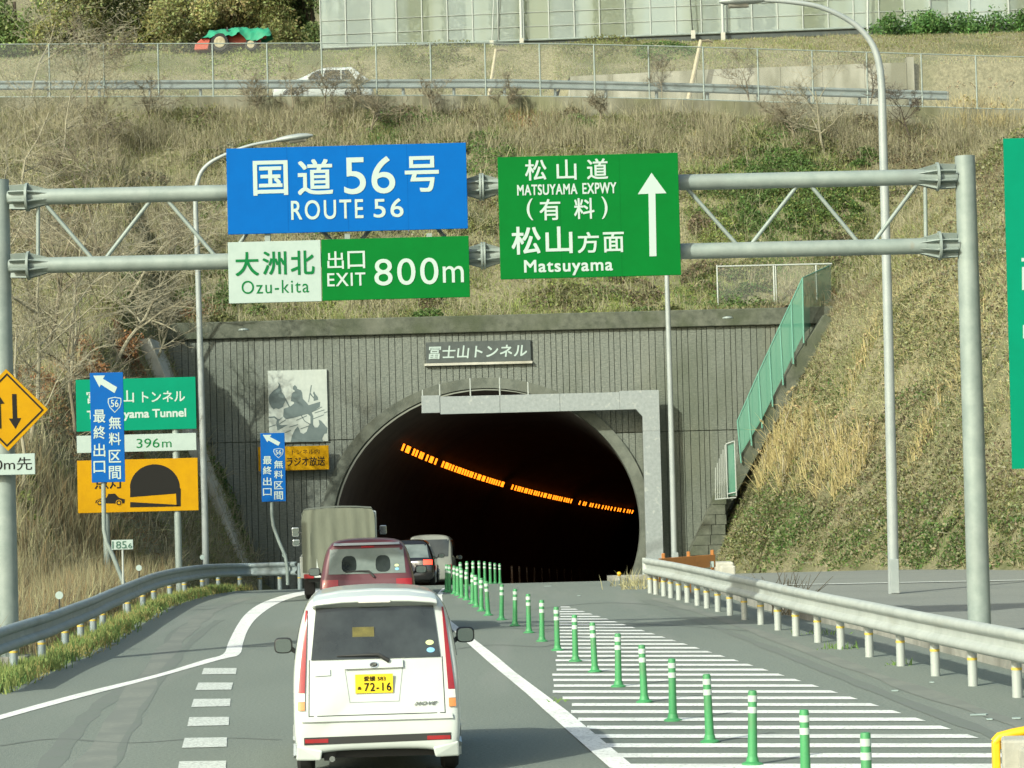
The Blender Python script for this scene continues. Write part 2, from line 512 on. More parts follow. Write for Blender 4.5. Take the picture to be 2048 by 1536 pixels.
# kerb line between carriageway and the lay-by beyond the guard rail
kerb_px = [(1500, 1212), (1615, 1241), (1729, 1262), (1871, 1301), (2013, 1337)]
kerb = [G(*p) for p in kerb_px]
kerb_y = [k.y for k in kerb][::-1]; kerb_x = [k.x for k in kerb][::-1]
def xk(y):
    if y > kerb_y[-1]:
        return float(np.interp(y, [kerb_y[-1], 74, 92], [kerb_x[-1], 4.1, 4.05]))
    if y < kerb_y[0]:
        return kerb_x[0] + (kerb_y[0] - y) * 0.09
    return float(np.interp(y, kerb_y, kerb_x))
rail_l_px = [(-60, 1392), (28, 1349), (84, 1330), (131, 1304), (162, 1290), (187, 1277), (206, 1264), (256, 1238), (286, 1222), (308, 1212), (340, 1202), (369, 1195), (405, 1187), (437, 1183), (480, 1181), (520, 1180), (560, 1179.5), (600, 1179)]
rail_l = [G(*p) for p in rail_l_px]
def x_edge_l(y):
    pts = sorted([(p.y, p.x) for p in rail_l[:15]])
    return float(np.interp(y, [p[0] for p in pts] + [75, 92], [p[1] - .25 for p in pts] + [-6.4, -6.0])) if y > pts[0][0] else pts[0][1] - .25
ys_r = list(np.arange(-30, 40, 5.0)) + list(np.arange(40, 92.01, 1.0))
sheet("road", x_edge_l, xk, ys_r, M['asphalt'])
def xlot(y): return float(x_right(y)) + 0.15
sheet("parking_area", lambda y: xk(y) + .16, xlot, [y for y in ys_r if y < 78], M['lot'], up=0.115)
sheet("tunnel_road", lambda y: float(x_tun(y)) - 4.85, lambda y: float(x_tun(y)) + 4.85, list(np.arange(92.0, 262, 2.0)), M['asphalt'], up=0.0)
ux = np.linspace(-40, 40, 41)
struct(raw_mesh("upper_road", [(x_, y_, float(zup(x_)) + .01) for x_ in ux for y_ in (107.65, 112.9)], [(2 * i, 2 * i + 2, 2 * i + 3, 2 * i + 1) for i in range(40)], M['upper_road']))
kb = MB()
for j in range(0, 46):
    y = 15 + j * 1.35
    kb.add([(xk(y + dy) + dx, y + dy, float(zroad(y)) + z) for z in (-.05, .13 if j % 1 == 0 else .13) for dy in (0, 1.33) for dx in (0, .155)], [(0, 2, 3, 1), (4, 5, 7, 6), (0, 1, 5, 4), (2, 6, 7, 3), (0, 4, 6, 2), (1, 3, 7, 5)])
struct(kb.build("kerb", M['concrete']))

# ---- sealed cracks and skid traces
N_TR = [0]
def trace(name, pts, w, m_):
    N_TR[0] += 1
    up = .0014 + .0004 * N_TR[0]
    q = [G(*p) for p in dens(pts, 6)]
    vs, fs = [], []
    rt = random.Random(len(pts) * 7 + int(pts[0][0]))
    for i, p in enumerate(q):
        t = q[min(i + 1, len(q) - 1)] - q[max(i - 1, 0)]
        t.z = 0; t.normalize()
        n_ = Vector((t.y, -t.x, 0)) * w * rt.uniform(.6, 1.3)
        vs += [(p.x - n_.x, p.y - n_.y, float(zroad(p.y)) + up), (p.x + n_.x, p.y + n_.y, float(zroad(p.y)) + up)]
    for i in range(len(q) - 1):
        fs.append((2 * i, 2 * i + 1, 2 * i + 3, 2 * i + 2))
    return struct(MB().add(vs, fs).build(name, m_))
M['seal'] = mix_in(mat('crack_sealant', (.10, .117, .10), .85, 0, (.125, .146, .125), 20, 6), (.13, .145, .13), 3.0, .4, .6, 6, None, .9)
M['skid'] = mix_in(mat('skid_trace', (.118, .138, .118), .88, 0, (.15, .174, .15), 20, 6), (.14, .156, .14), 2.0, .42, .58, 6, None, .95)
M['dust'] = mix_in(mat('dusty_asphalt', (.20, .215, .185), .95, 0, (.155, .17, .15), 14, 8), (.15, .166, .148), 1.2, .42, .58, 6, None, .95)
def dens(pts, n=4):
    out = []
    q = [pts[0]] + list(pts) + [pts[-1]]
    for i in range(1, len(q) - 2):
        for k in range(n):
            t = k / n
            out.append(tuple(.5 * (2 * q[i][c] + (q[i + 1][c] - q[i - 1][c]) * t + (2 * q[i - 1][c] - 5 * q[i][c] + 4 * q[i + 1][c] - q[i + 2][c]) * t * t + (3 * q[i][c] - q[i - 1][c] - 3 * q[i + 1][c] + q[i + 2][c]) * t ** 3) for c in (0, 1)))
    out.append(tuple(pts[-1]))
    return out
trace("skid_trace", [(60, 1600), (120, 1500), (190, 1420), (300, 1340), (350, 1270), (395, 1238), (470, 1205)], .11, M['skid'])
trace("skid_trace", [(180, 1600), (235, 1500), (290, 1400), (340, 1330), (400, 1268), (440, 1240)], .09, M['skid'])
trace("dust_trace", [(150, 1600), (240, 1440), (320, 1320), (372, 1262), (425, 1222), (500, 1195)], .16, M['dust'])
trace("crack_seal", [(0, 1492), (110, 1478), (260, 1486), (420, 1476), (560, 1480)], .035, M['seal'])
trace("crack_seal", [(900, 1300), (985, 1290), (1080, 1294), (1110, 1288)], .04, M['seal'])
trace("crack_seal", [(905, 1262), (1000, 1256), (1090, 1259), (1180, 1252), (1330, 1250), (1500, 1262)], .05, M['skid'])
trace("crack_seal", [(1060, 1220), (1200, 1206), (1330, 1212), (1420, 1230)], .08, M['skid'])
trace("skid_trace", [(1290, 1200), (1420, 1250), (1600, 1320), (1800, 1400), (2040, 1490)], .10, M['skid'])
trace("dust_trace", [(1310, 1196), (1450, 1240), (1640, 1310), (1850, 1386), (2100, 1470)], .14, M['dust'])

# ---- painted lines
def strip(name, lefts, rights, mat_, up=.006, from_px=True):
    vs, fs = [], []
    if name == "lane_marking": up = .011
    for a, b in zip(lefts, rights):
        va, vb = G(*a), G(*b)
        vs += [(va.x, va.y, float(zroad(va.y)) + up), (vb.x, vb.y, float(zroad(vb.y)) + up)]
    for i in range(len(lefts) - 1):
        fs.append((2 * i, 2 * i + 1, 2 * i + 3, 2 * i + 2))
    return struct(MB().add(vs, fs).build(name, mat_))

def dens(pts, n=4):
    """smooth a pixel polyline (Catmull-Rom)"""
    out = []
    q = [pts[0]] + list(pts) + [pts[-1]]
    for i in range(1, len(q) - 2):
        for k in range(n):
            t = k / n
            o = []
            for c in (0, 1):
                p0, p1, p2, p3 = q[i - 1][c], q[i][c], q[i + 1][c], q[i + 2][c]
                o.append(.5 * (2 * p1 + (p2 - p0) * t + (2 * p0 - 5 * p1 + 4 * p2 - p3) * t * t + (3 * p1 - p0 - 3 * p2 + p3) * t ** 3))
            out.append(tuple(o))
    out.append(tuple(pts[-1]))
    return out
strip("edge_marking", dens([(-90, 1459), (0, 1431), (156, 1388), (308, 1351), (406, 1321), (446, 1309), (457, 1285), (474, 1252), (492, 1228), (520, 1208), (560, 1193), (600, 1184), (640, 1179)]),
      dens([(-90, 1469), (0, 1440), (156, 1397), (308, 1357), (440, 1320), (478, 1310), (486, 1287), (495, 1262), (512, 1238), (540, 1216), (570, 1201), (604, 1191), (645, 1184)]), M['paint'])
strip("lane_marking", [(1330, 1640), (1218, 1536), (1088, 1421), (1053, 1388.5), (978, 1326), (902, 1258), (872, 1215), (872, 1192), (884, 1178)],
      [(1400, 1640), (1269, 1536), (1135, 1424), (1028, 1344), (993, 1314), (900, 1242), (886, 1215), (884, 1192), (892, 1176)], M['paint'])
for blk in [((1290, 862), (1305, 822), (1515, 822), (1510, 860)), ((1250, 963), (1270, 915), (1492, 915), (1480, 960)), ((1224, 1072), (1240, 1020), (1476, 1018), (1472, 1066)), ((1199, 1195), (1212, 1137), (1468, 1135), (1464, 1188)), ((1164, 1334), (1182, 1270), (1454, 1266), (1450, 1326)), ((1135, 1490), (1148, 1420), (1448, 1416), (1444, 1482))]:
    q = [(x / 3.2, 1080 + y / 3.2) for x, y in blk]
    strip("lane_block_marking", [q[0], q[1]], [q[3], q[2]], M['paint_worn'])
# hatched area
A0, A1 = G(1133, 1214), G(1893, 1456)
def right_end(y_px):
    """pixel x where the hatching stops on its far edge"""
    return np.interp(y_px, [1214, 1456, 1475, 1600], [1138, 1893, 1952, 2330])
def left_end(y_px):
    return np.interp(y_px, [1205, 1240, 1300, 1340, 1346, 1385, 1396, 1410, 1424, 1536, 1640], [1122, 1119, 1113, 1112, 1106, 1107, 1129, 1146, 1143, 1262, 1375])
k_inv = 1 / 55.2
n_h = 0
hm = MB()
while n_h < 37:
    D = 55.2 - n_h * 0.955
    y0 = 959.5 + FOC * CAMH / D
    y1 = 959.5 + FOC * CAMH / (D - 0.40)
    xs = [left_end(y0) + 1.5 * math.sin(n_h * 2.1), right_end(y0)]
    pts = [G(xs[0], y0), G(xs[1], y0), G(right_end(y1), y1), G(xs[0], y1)]
    hm.add([(p.x, p.y, float(zroad(p.y)) + .006) for p in pts], [(0, 1, 2, 3)])
    n_h += 1
struct(hm.build("hatch_marking", M['paint']))
pl = [P(1690, 1179, 61.5), P(2060, 1163, 61.0)]
g0, g1 = G(1500, 1172, .125), G(2100, 1160, .125)
struct(MB().add([(g0.x, g0.y, g0.z + .006), (g1.x, g1.y, g1.z + .006), (g1.x, g1.y + .35, g1.z + .006), (g0.x, g0.y + .35, g0.z + .006)], [(0, 1, 2, 3)]).build("bay_marking", M['paint_worn']))

# ================================================================== TUNNEL PORTAL
portal = W(thing("tunnel_portal", "dark ribbed concrete tunnel portal with arched mouth under the hill", "tunnel", (XC0, WALLY, float(zroad(WALLY)))))
TOPZ = 7.55
def arch_out(x, r):
    d = abs(x - XC0) / KX
    return ZC + KZ * math.sqrt(max(r * r - d * d, 0)) if d < r else None
rib = MB(); back = MB()
x = -13.2
rr = random.Random(3)
while x < 11.6:
    w = rr.choice([.15, .19, .19, .23, .27])
    for (za, zb) in ((-1.4, 4.06), (4.09, TOPZ)):
        def bot(xx):
            a = arch_out(xx, RAD + .2)
            return za if a is None else max(za, a)
        b0, b1 = bot(x), bot(x + w)
        if min(b0, b1) < zb - .03:
            b0, b1 = min(b0, zb - .01), min(b1, zb - .01)
            pr = rr.uniform(-.012, .012)
            rib.prism([(x, WALLY + pr, b0), (x + w, WALLY + pr, b1), (x + w, WALLY + pr, zb), (x, WALLY + pr, zb)], (0, .12, 0))
    x += w + .021
rib.build("ribbed_facing", M['facing'], portal)
n = 80
for i in range(n):
    xa = -13.4 + 25.2 * i / n; xb = -13.4 + 25.2 * (i + 1) / n
    a, b = arch_out(xa, RAD + .1), arch_out(xb, RAD + .1)
    back.prism([(xa, WALLY + .09, a or -1.4), (xb, WALLY + .09, b or -1.4), (xb, WALLY + .09, TOPZ), (xa, WALLY + .09, TOPZ)], (0, .9, 0))
back.build("wall", M['groove'], portal)
cp = MB().box(-13.4, 11.7, WALLY - .16, WALLY + 1.6, TOPZ + .004, 8.12)
M['mossy'] = mix_in(mix_in(mat('mossy_concrete', (.058, .067, .05), .95, 0, (.115, .125, .096), 4, 8, .5, 20), (.05, .063, .034), .9, .45, .65, 6, None, .8), (.14, .146, .115), .7, .58, .75, 6, (1, 1, .5), .6)
cp.build("coping", M['mossy'], portal, bevel=.03)
# arch ring
def sect(r, za=None, n=56):
    zb = float(zroad(WALLY)) - .3
    a0 = math.asin((zb - ZC) / (r * KZ))
    return [(KX * r * math.cos(a0 + (math.pi - 2 * a0) * k / n), KZ * r * math.sin(a0 + (math.pi - 2 * a0) * k / n)) for k in range(n + 1)]
inn, out = sect(RAD), sect(RAD + .38)
rg = MB()
vs = []
for (a, b) in zip(inn, out):
    for (q, yy) in ((a, WALLY - .14), (b, WALLY - .14), (b, WALLY + .1), (a, WALLY + 1.0)):
        vs.append((XC0 + q[0], yy, ZC + q[1]))
fs = []
for i in range(len(inn) - 1):
    for k in range(4):
        k2 = (k + 1) % 4
        fs.append((i * 4 + k, i * 4 + k2, (i + 1) * 4 + k2, (i + 1) * 4 + k))
rg.add(vs, fs).build("arch_ring", M['ring'], portal, smooth=True)
# bored tube
ys_t = list(np.arange(WALLY + .9, 262, 3.0))
vs, fs = [], []
for y in ys_t:
    dz = float(zroad(y) - zroad(WALLY))
    for (a, b) in sect(RAD - .004, n=40):
        vs.append((float(x_tun(y)) + a, y, ZC + b + dz))
for j in range(len(ys_t) - 1):
    for k in range(40):
        i = j * 41 + k
        fs.append((i, i + 1, i + 42, i + 41))
fs.append(tuple((len(ys_t) - 1) * 41 + k for k in range(41)))
MB().add(vs, fs).build("tunnel_lining", M['soot'], portal, smooth=True, fix=False)
# wing walls following the cut slopes
def band(name, px_pts, width, y0, y1, mat_):
    a = [P(*p, WALLY - 1.0) for p in px_pts]
    poly = [(p.x, y0, p.z) for p in a] + [(p.x - width, y0, p.z - width * .15) for p in reversed(a)]
    return MB().prism(poly, (0, y1 - y0, 0)).build(name, mat_, portal, bevel=.02)
band("wing_wall", [(318, 683), (352, 765), (420, 920), (505, 1130), (512, 1175)], .62, 88.6, 92.2, M['lightconcrete'])
# sloping kerb on the far side of the portal, under the green netting
kpts = [P(x_, y_, 91.2) for x_, y_ in ((1648, 632), (1600, 705), (1540, 810), (1485, 905), (1436, 995), (1385, 1090), (1362, 1150))]
MB().prism([(p.x, 91.0, p.z + .05) for p in kpts] + [(p.x + .42, 91.0, p.z - .2) for p in reversed(kpts)], (0, 1.2, 0)).build("sloping_kerb", M['mossy'], portal, bevel=.02)
# masonry toe below the grating
mt = MB()
for r_ in range(9):
    zb = -.7 + r_ * .33
    xl_, xr_ = float(np.interp(zb, [-.7, 2.2], [5.35, 6.7])), float(np.interp(zb, [-.7, 2.2], [6.9, 7.0]))
    xx = xl_
    while xx < xr_ - .15:
        w = min(rr.uniform(.45, .7), xr_ - xx)
        pr = rr.uniform(0, .03)
        sl0 = 4.3 / 8.9 * .315 if xx == xl_ else 0
        mt.prism([(xx, 90.35 + r_ * .05 + pr, zb), (xx + w - .02, 90.35 + r_ * .05 + pr, zb), (xx + w - .02, 90.35 + r_ * .05 + pr, zb + .315), (xx + sl0, 90.35 + r_ * .05 + pr, zb + .315)], (0, .8, 0))
        xx += w
mt.build("masonry_toe", M['mossy'], portal)

# name plaque on the portal
def flat_sign(px0, py0, px1, py1, D, name, mat_, parent=None, thick=.05, label=None, cat=None, group=None):
    """a sign board facing the road; returns (thing or part, centre, scale)"""
    pass

# ------------------------------------------------------------------ lettering
def glyphs(name, text, cx, cz, w, h, mat_, parent, y=-.004, bold=.0, shear=0.0, spacing=1.0, ext=.0015):
    c = bpy.data.curves.new(name, 'FONT')
    c.body = text
    c.extrude = .002
    c.shear = shear
    c.space_character = spacing
    c.resolution_u = 6
    o = bpy.data.objects.new(name, c)
    me = bpy.data.meshes.new_from_object(o)
    bpy.data.objects.remove(o)
    n = len(me.vertices)
    co = np.empty(n * 3); me.vertices.foreach_get("co", co); co = co.reshape(-1, 3)
    lo, hi = co.min(0), co.max(0)
    sx, sz = w / max(hi[0] - lo[0], 1e-6), h / max(hi[1] - lo[1], 1e-6)
    nw = np.empty_like(co)
    nw[:, 0] = cx + (co[:, 0] - (lo[0] + hi[0]) / 2) * sx
    nw[:, 2] = cz + (co[:, 1] - (lo[1] + hi[1]) / 2) * sz
    nw[:, 1] = y - np.sign(co[:, 2]) * ext
    if bold > 0:                      # a heavier stroke: the same glyphs laid again a hair's breadth apart
        d = bold * min(h, w) if len(text) == 1 else bold * h
        pv = [None] * len(me.polygons)
        fs = [tuple(p.vertices) for p in me.polygons]
        vs_, ff = [], []
        for k, (ax, az) in enumerate(((0, 0), (-1, -1), (1, 1), (-1, 1), (1, -1))):
            q = nw.copy()
            q[:, 0] = cx + (q[:, 0] - cx) * (1 - 2 * d / w) + ax * d
            q[:, 2] = cz + (q[:, 2] - cz) * (1 - 2 * d / h) + az * d
            q[:, 1] -= .0007 * k
            vs_ += [tuple(v) for v in q]
            ff += [tuple(i + k * n for i in f) for f in fs]
        bpy.data.meshes.remove(me)
        me = bpy.data.meshes.new(name)
        me.from_pydata(vs_, [], ff)
    else:
        me.vertices.foreach_set("co", nw.ravel())
    me.update()
    me.name = name
    me.materials.clear(); me.materials.append(mat_)
    ob = bpy.data.objects.new(name, me)
    COL.objects.link(ob)
    ob.parent = parent
    return ob

class Board:
    """a flat board in a vertical plane at depth D facing the traffic; pixel helper for what is printed on it"""
    def __init__(self, cx, cy, D, root):
        self.D, self.s = D, FOC / D
        self.o = P(cx, cy, D)
        self.root = root
    def loc(self, px, py):
        p = P(px, py, self.D) - self.o
        return p.x, p.z
    def box(self, px0, py0, px1, py1):
        (cx, cz) = self.loc((px0 + px1) / 2, (py0 + py1) / 2)
        return cx, cz, (px1 - px0) / self.s, (py1 - py0) / self.s
    def panel(self, name, mat_, w_px, h_px, cx_px, cy_px, thick=.04, y=0.0, parent=None, frame=None):
        cx, cz = self.loc(cx_px, cy_px)
        w, h = w_px / self.s / 2, h_px / self.s / 2
        o = MB().box(cx - w, cx + w, y, y + thick, cz - h, cz + h).build(name, mat_, parent or self.root, bevel=.006)
        return o
    def text(self, txt, px0, py0, px1, py1, mat_, parent=None, y=-.004, bold=.012, name="lettering", **k):
        cx, cz, w, h = self.box(px0, py0, px1, py1)
        return glyphs(name, txt, cx, cz, w, h, mat_, parent or self.root, y=y, bold=bold, **k)
    def poly(self, name, pts, mat_, parent=None, y=-.005, t=.003):
        q = [self.loc(*p) for p in pts]
        return MB().prism([(a, y, b) for a, b in q], (0, t, 0)).build(name, mat_, parent or self.root)

def board_thing(name, label, cat, cx, cy, D, group=None):
    root = thing(name, label, cat, P(cx, cy, D), 0, group)
    return Board(cx, cy, D, root)

b = Board(956.5, 703, WALLY - .1, None)
b.root = thing("tunnel_name_plaque", "dark stone plaque with white brush characters above the tunnel mouth", "sign", P(956.5, 703, WALLY - .1))
pq = b.panel("plaque", M['plaque'], 210, 42, 956.5, 703, thick=.1)
sl_ = b.panel("sill", M['lightconcrete'], 216, 5, 957, 727, thick=.16, y=-.06)
b.text("冨士山トンネル", 857, 690, 1054, 716, M['white_ink'], pq, bold=.016, shear=.12, spacing=1.05)

# mural of fishermen in a boat
b = board_thing("mural_panel", "white mural panel of boatmen in grey silhouette on the portal wall", "mural", 596, 812, WALLY - .1)
mp_ = b.panel("mural_ground", M['mural'], 118, 144, 596, 812, thick=.1)
mz = lambda pts: [(520 + x / 8.53, 720 + y / 8.53) for x, y in pts]
for k, pts in enumerate([
    [(150, 640), (165, 590), (230, 520), (300, 480), (320, 430), (303, 375), (340, 410), (362, 490), (370, 545), (410, 590), (440, 660), (425, 720), (400, 770), (395, 800), (320, 840), (270, 820), (230, 845), (190, 800), (160, 740), (148, 700)],
    [(440, 650), (455, 680), (515, 800), (490, 800), (432, 690)],
    [(405, 830), (520, 790), (580, 740), (575, 715), (528, 700), (530, 640), (550, 560), (600, 530), (560, 500), (560, 455), (595, 425), (630, 460), (635, 490), (700, 515), (720, 560), (730, 660), (790, 720), (830, 770), (1030, 710), (1020, 800), (880, 890), (910, 960), (905, 1100), (935, 1150), (985, 1150), (1015, 1100), (1000, 1020), (1040, 1035), (1100, 1100), (1150, 1160), (1145, 1250), (1100, 1260), (1060, 1340), (1080, 1395), (525, 1395), (545, 1290), (600, 1180), (640, 1135), (665, 1160), (690, 1235), (740, 1260), (795, 1220), (830, 1120), (860, 1080), (860, 960), (810, 920), (560, 990), (440, 1010), (395, 960)],
    [(868, 430), (885, 430), (862, 560), (912, 630), (920, 600), (905, 570), (912, 540), (930, 540), (940, 575), (985, 630), (995, 680), (915, 700), (915, 660), (855, 590), (835, 720), (822, 720)],
    [(150, 970), (250, 960), (300, 1000), (330, 1010), (400, 960), (320, 1050), (325, 1095), (360, 1110), (480, 1105), (300, 1205), (285, 1150), (275, 1080), (285, 1020), (240, 985), (150, 990)]]):
    b.poly("silhouette", mz(pts), M['muralgrey'], mp_)
lines = MB()
for (x0, y0, x1, y1) in [(930, 905, 1100, 850), (905, 1005, 1090, 935), (620, 1030, 800, 950), (500, 1145, 650, 1100), (690, 1175, 835, 1125), (150, 1145, 270, 1105), (330, 1090, 440, 1020), (430, 1240, 530, 1200), (1090, 905, 1150, 880), (700, 940, 760, 1040), (760, 1040, 860, 1100), (880, 890, 1060, 800)]:
    (a0, c0), (a1, c1) = b.loc(*mz([(x0, y0)])[0]), b.loc(*mz([(x1, y1)])[0])
    nn = Vector((a1 - a0, 0, c1 - c0)).normalized()
    tt = Vector((-nn.z, 0, nn.x)) * .014
    lines.prism([(a0 - tt.x, -.005, c0 - tt.z), (a1 - tt.x, -.005, c1 - tt.z), (a1 + tt.x, -.005, c1 + tt.z), (a0 + tt.x, -.005, c0 + tt.z)], (0, .003, 0))
lines.build("water_stroke", M['muralgrey'], mp_)

# radio sign
b = board_thing("radio_sign", "yellow tunnel radio sign mounted below the mural", "sign", 587, 916.5, WALLY - .45)
pn = b.panel("panel", M['amber'], 141, 48, 587, 916.5, thick=.06)
b.text("トンネル内", 584, 898.5, 639, 908.5, M['blackink'], pn, bold=.0)
b.text("ラジオ放送", 573, 913.5, 650, 932, M['blackink'], pn, bold=.012)
MB().box(-1.0, -.9, .06, .4, -.25, .25).box(.9, 1.0, .06, .4, -.25, .25).build("bracket", M['galv'], b.root)

# ---- height frame in front of the mouth
D = 91.0
s = FOC / D
hf = W(thing("height_gauge_frame", "grey steel gallows frame across the upper part of the tunnel mouth", "frame", (P(1306, 1115, D).x, D, float(zroad(D)))))
pa, pb = P(1290.5, 1115, D), P(1321, 1115, D)
pt = P(1318, 788, D)
zg = float(zroad(D))
xl_, xr_ = P(1288, 930, D).x, P(1322, 930, D).x
MB().box(xl_, xr_, D, D + .42, zg - .1, P(1305, 862, D).z).build("post", M['panelgrey'], hf, bevel=.01)
zt_, zb_ = P(1100, 789, D).z, P(1100, 823, D).z
xc_ = P(1318, 800, D).x
xb0 = P(880, 805, D).x
MB().prism([(xr_, D + .002, P(1305, 862, D).z + .004), (xr_, D + .002, zt_ + .06), (P(1240, 805, D).x, D + .002, zt_ + .06), (P(1240, 805, D).x, D + .002, zb_), (P(1272, 820, D).x, D + .002, zb_ + .0), (xl_, D + .002, zb_ - .25), (xl_, D + .002, P(1305, 862, D).z + .004)], (0, .41, 0)).build("corner", M['panelgrey'], hf, bevel=.01)
for i in range(3):
    x0 = xb0 + (P(1240, 805, D).x - xb0) * i / 3; x1 = xb0 + (P(1240, 805, D).x - xb0) * (i + 1) / 3
    MB().box(x0 + .004, x1 - .004, D + .004 * (i % 2), D + .40, zb_, zt_ + .02).build("beam", M['panelgrey'], hf, bevel=.008)
MB().box(P(843, 805, D).x, xb0 - .004, D - .02, D + .44, P(860, 826, D).z, P(860, 791, D).z).build("end_plate", M['panelgrey'], hf, bevel=.01)
for (x_, yt) in ((844.5, 779), (879, 768), (940, 756), (999, 755), (1056, 764)):
    q = P(x_, yt, D)
    MB().tube([(q.x, D + .2, zt_ - .05), (q.x, D + .2, q.z)], .024, 6).build("rod", M['whitemetal'], hf)

# ---- lamps along the tunnel's ceiling
segs = [(99.3, 112.5, 11), (113.8, 139.5, 26), (142.5, 170, 26), (173, 200, 18)]
n_l = 0
lm = MB().box(-.13, .13, -.04, .04, -.035, .035)
proto = lm.build("lamp_glass", M['lampglow'], None)
proto_h = MB().box(-.14, .14, -.05, .05, .038, .08).build("housing", M['plastic'], None)
for si, (y0, y1, cnt) in enumerate(segs):
    lab = ["small orange lamp in the widest spaced run just inside the tunnel mouth", "small orange lamp in the second run along the tunnel ceiling", "small orange lamp in the third run deeper along the tunnel ceiling", "tiny orange lamp in the last visible run deep in the tunnel"][si]
    for k in range(cnt):
        y = y0 + (y1 - y0) * (k + rr.uniform(-.28, .28)) / cnt
        z = float(zroad(y)) + 5.02
        t = thing("tunnel_lamp", lab, "lamp", (float(x_tun(y)) - 3.45, y, z), 0, "orange lamps along the tunnel ceiling, run %s" % ["one", "two", "three", "four"][si])
        t.rotation_euler = (0, -1.18, -math.atan(.0537 + 2 * .000633 * (y - WALLY)))
        if n_l == 0:
            proto.parent = t; proto_h.parent = t
        else:
            for q in (proto, proto_h):
                c = q.copy(); COL.objects.link(c); c.parent = t
        n_l += 1

# ================================================================== GANTRY AND ITS SIGNS
GD = 40.7
S_ = FOC / GD
gx_r, gx_l = P(1960, 1280, GD), P(15, 1280, GD)
gan = W(thing("sign_gantry", "grey steel tube gantry spanning the carriageway in front of the tunnel", "gantry", ((gx_r.x + gx_l.x) / 2, GD, 0)))
ztopR = P(1934, 308, GD).z
ztopL = P(-12, 356, GD).z
for (gx_, zt) in ((gx_r.x, ztopR), (gx_l.x, ztopL)):
    p = MB().tube([(gx_, GD, -.1), (gx_, GD, zt - .03)], [.172, .15], 28).build("post", M['galv'], gan, smooth=True)
    cap = MB().tube([(gx_, GD, zt - .03), (gx_, GD, zt + .01), (gx_, GD, zt + .035)], [.16, .15, .06], 28).build("post_cap", M['galv'], p, smooth=True)
    cap.location = (0, 0, 0)
    MB().box(gx_ - .3, gx_ + .3, GD - .3, GD + .3, -.02, .16).build("base_plate", M['concrete'], gan, bevel=.01)
def zline(xw, pxy):
    """height of the tube whose axis runs through the photo points pxy, at place x"""
    a, b_ = P(*pxy[0], GD), P(*pxy[1], GD)
    return a.z + (b_.z - a.z) * (xw - a.x) / (b_.x - a.x)
UP = [(70, 394), (1850, 354)]; LOW = [(75, 531), (1855, 492)]
mid_x = P(966, 490, GD).x
chords = []
for nm, L in (("upper", UP), ("lower", LOW)):
    for (xa, xb) in ((gx_l.x + .62, mid_x - .17), (mid_x + .17, gx_r.x - .62)):
        o = MB().tube([(xa, GD, zline(xa, L)), (xb, GD, zline(xb, L))], .118, 22).build("chord", M['galv'], gan, smooth=True)
    # stub arms and bolted flanges at the posts, flange pair in the middle
    for (gx_, sg) in ((gx_l.x, 1), (gx_r.x, -1)):
        m = MB()
        xa = gx_ + sg * .13; xf = gx_ + sg * .42
        z = zline(xf, L)
        m.tube([(xa, GD, z), (xf + sg * .22, GD, z)], .112, 20)
        m.tube([(xf - .018, GD, z), (xf + .018, GD, z)], .215, 24)
        for k in range(8):
            w = math.pi * (k + .5) / 4
            c_, s__ = math.cos(w), math.sin(w)
            for (e0, r0, e1, r1) in ((xf + sg * .02, .20, xf + sg * .30, .12), (xf - sg * .02, .20, xa + sg * .03, .19)):
                tv = Vector((0, -s__, c_)) * .006
                q = [Vector((e0, GD + c_ * .1, z + s__ * .1)), Vector((e0, GD + c_ * r0, z + s__ * r0)), Vector((e1, GD + c_ * r1, z + s__ * r1)), Vector((e1, GD + c_ * .1, z + s__ * .1))]
                m.prism([v - tv for v in q], tv * 2)
            m.tube([(xf - sg * .035, GD + c_ * .165, z + s__ * .165), (xf + sg * .04, GD + c_ * .165, z + s__ * .165)], .014, 6)
        m.build("flange", M['galv'], gan, smooth=True)
    m = MB()
    z = zline(mid_x, L)
    for d in (-.02, .02):
        m.tube([(mid_x + d - .015, GD, z), (mid_x + d + .015, GD, z)], .205, 24)
    for k in range(8):
        w = math.pi * (k + .5) / 4
        c_, s__ = math.cos(w), math.sin(w)
        for sg in (-1, 1):
            tv = Vector((0, -s__, c_)) * .006
            e0, e1 = mid_x + sg * .04, mid_x + sg * .26
            q = [Vector((e0, GD + c_ * .1, z + s__ * .1)), Vector((e0, GD + c_ * .19, z + s__ * .19)), Vector((e1, GD + c_ * .12, z + s__ * .12)), Vector((e1, GD + c_ * .1, z + s__ * .1))]
            m.prism([v - tv for v in q], tv * 2)
        m.tube([(mid_x - .07, GD + c_ * .16, z + s__ * .16), (mid_x + .07, GD + c_ * .16, z + s__ * .16)], .014, 6)
    m.tube([(mid_x - .2, GD, z), (mid_x + .2, GD, z)], .112, 20)
    m.build("flange", M['galv'], gan, smooth=True)
def brace(x0, x1, up0):
    """x in photo pixels at the upper and lower chord"""
    a = P(x0, 385, GD).x; b_ = P(x1, 520, GD).x
    MB().tube([(a, GD, zline(a, UP) - .07), (b_, GD, zline(b_, LOW) + .07)], .03, 10).build("brace", M['galv'], gan, smooth=True)
for (x0, x1) in ((76, 76), (86, 186), (303, 210), (332, 432), (548, 460), (575, 690), (800, 700), (820, 912), (1372, 1476), (1597, 1502), (1620, 1718), (1838, 1748), (1851, 1853)):
    brace(x0, x1, True)

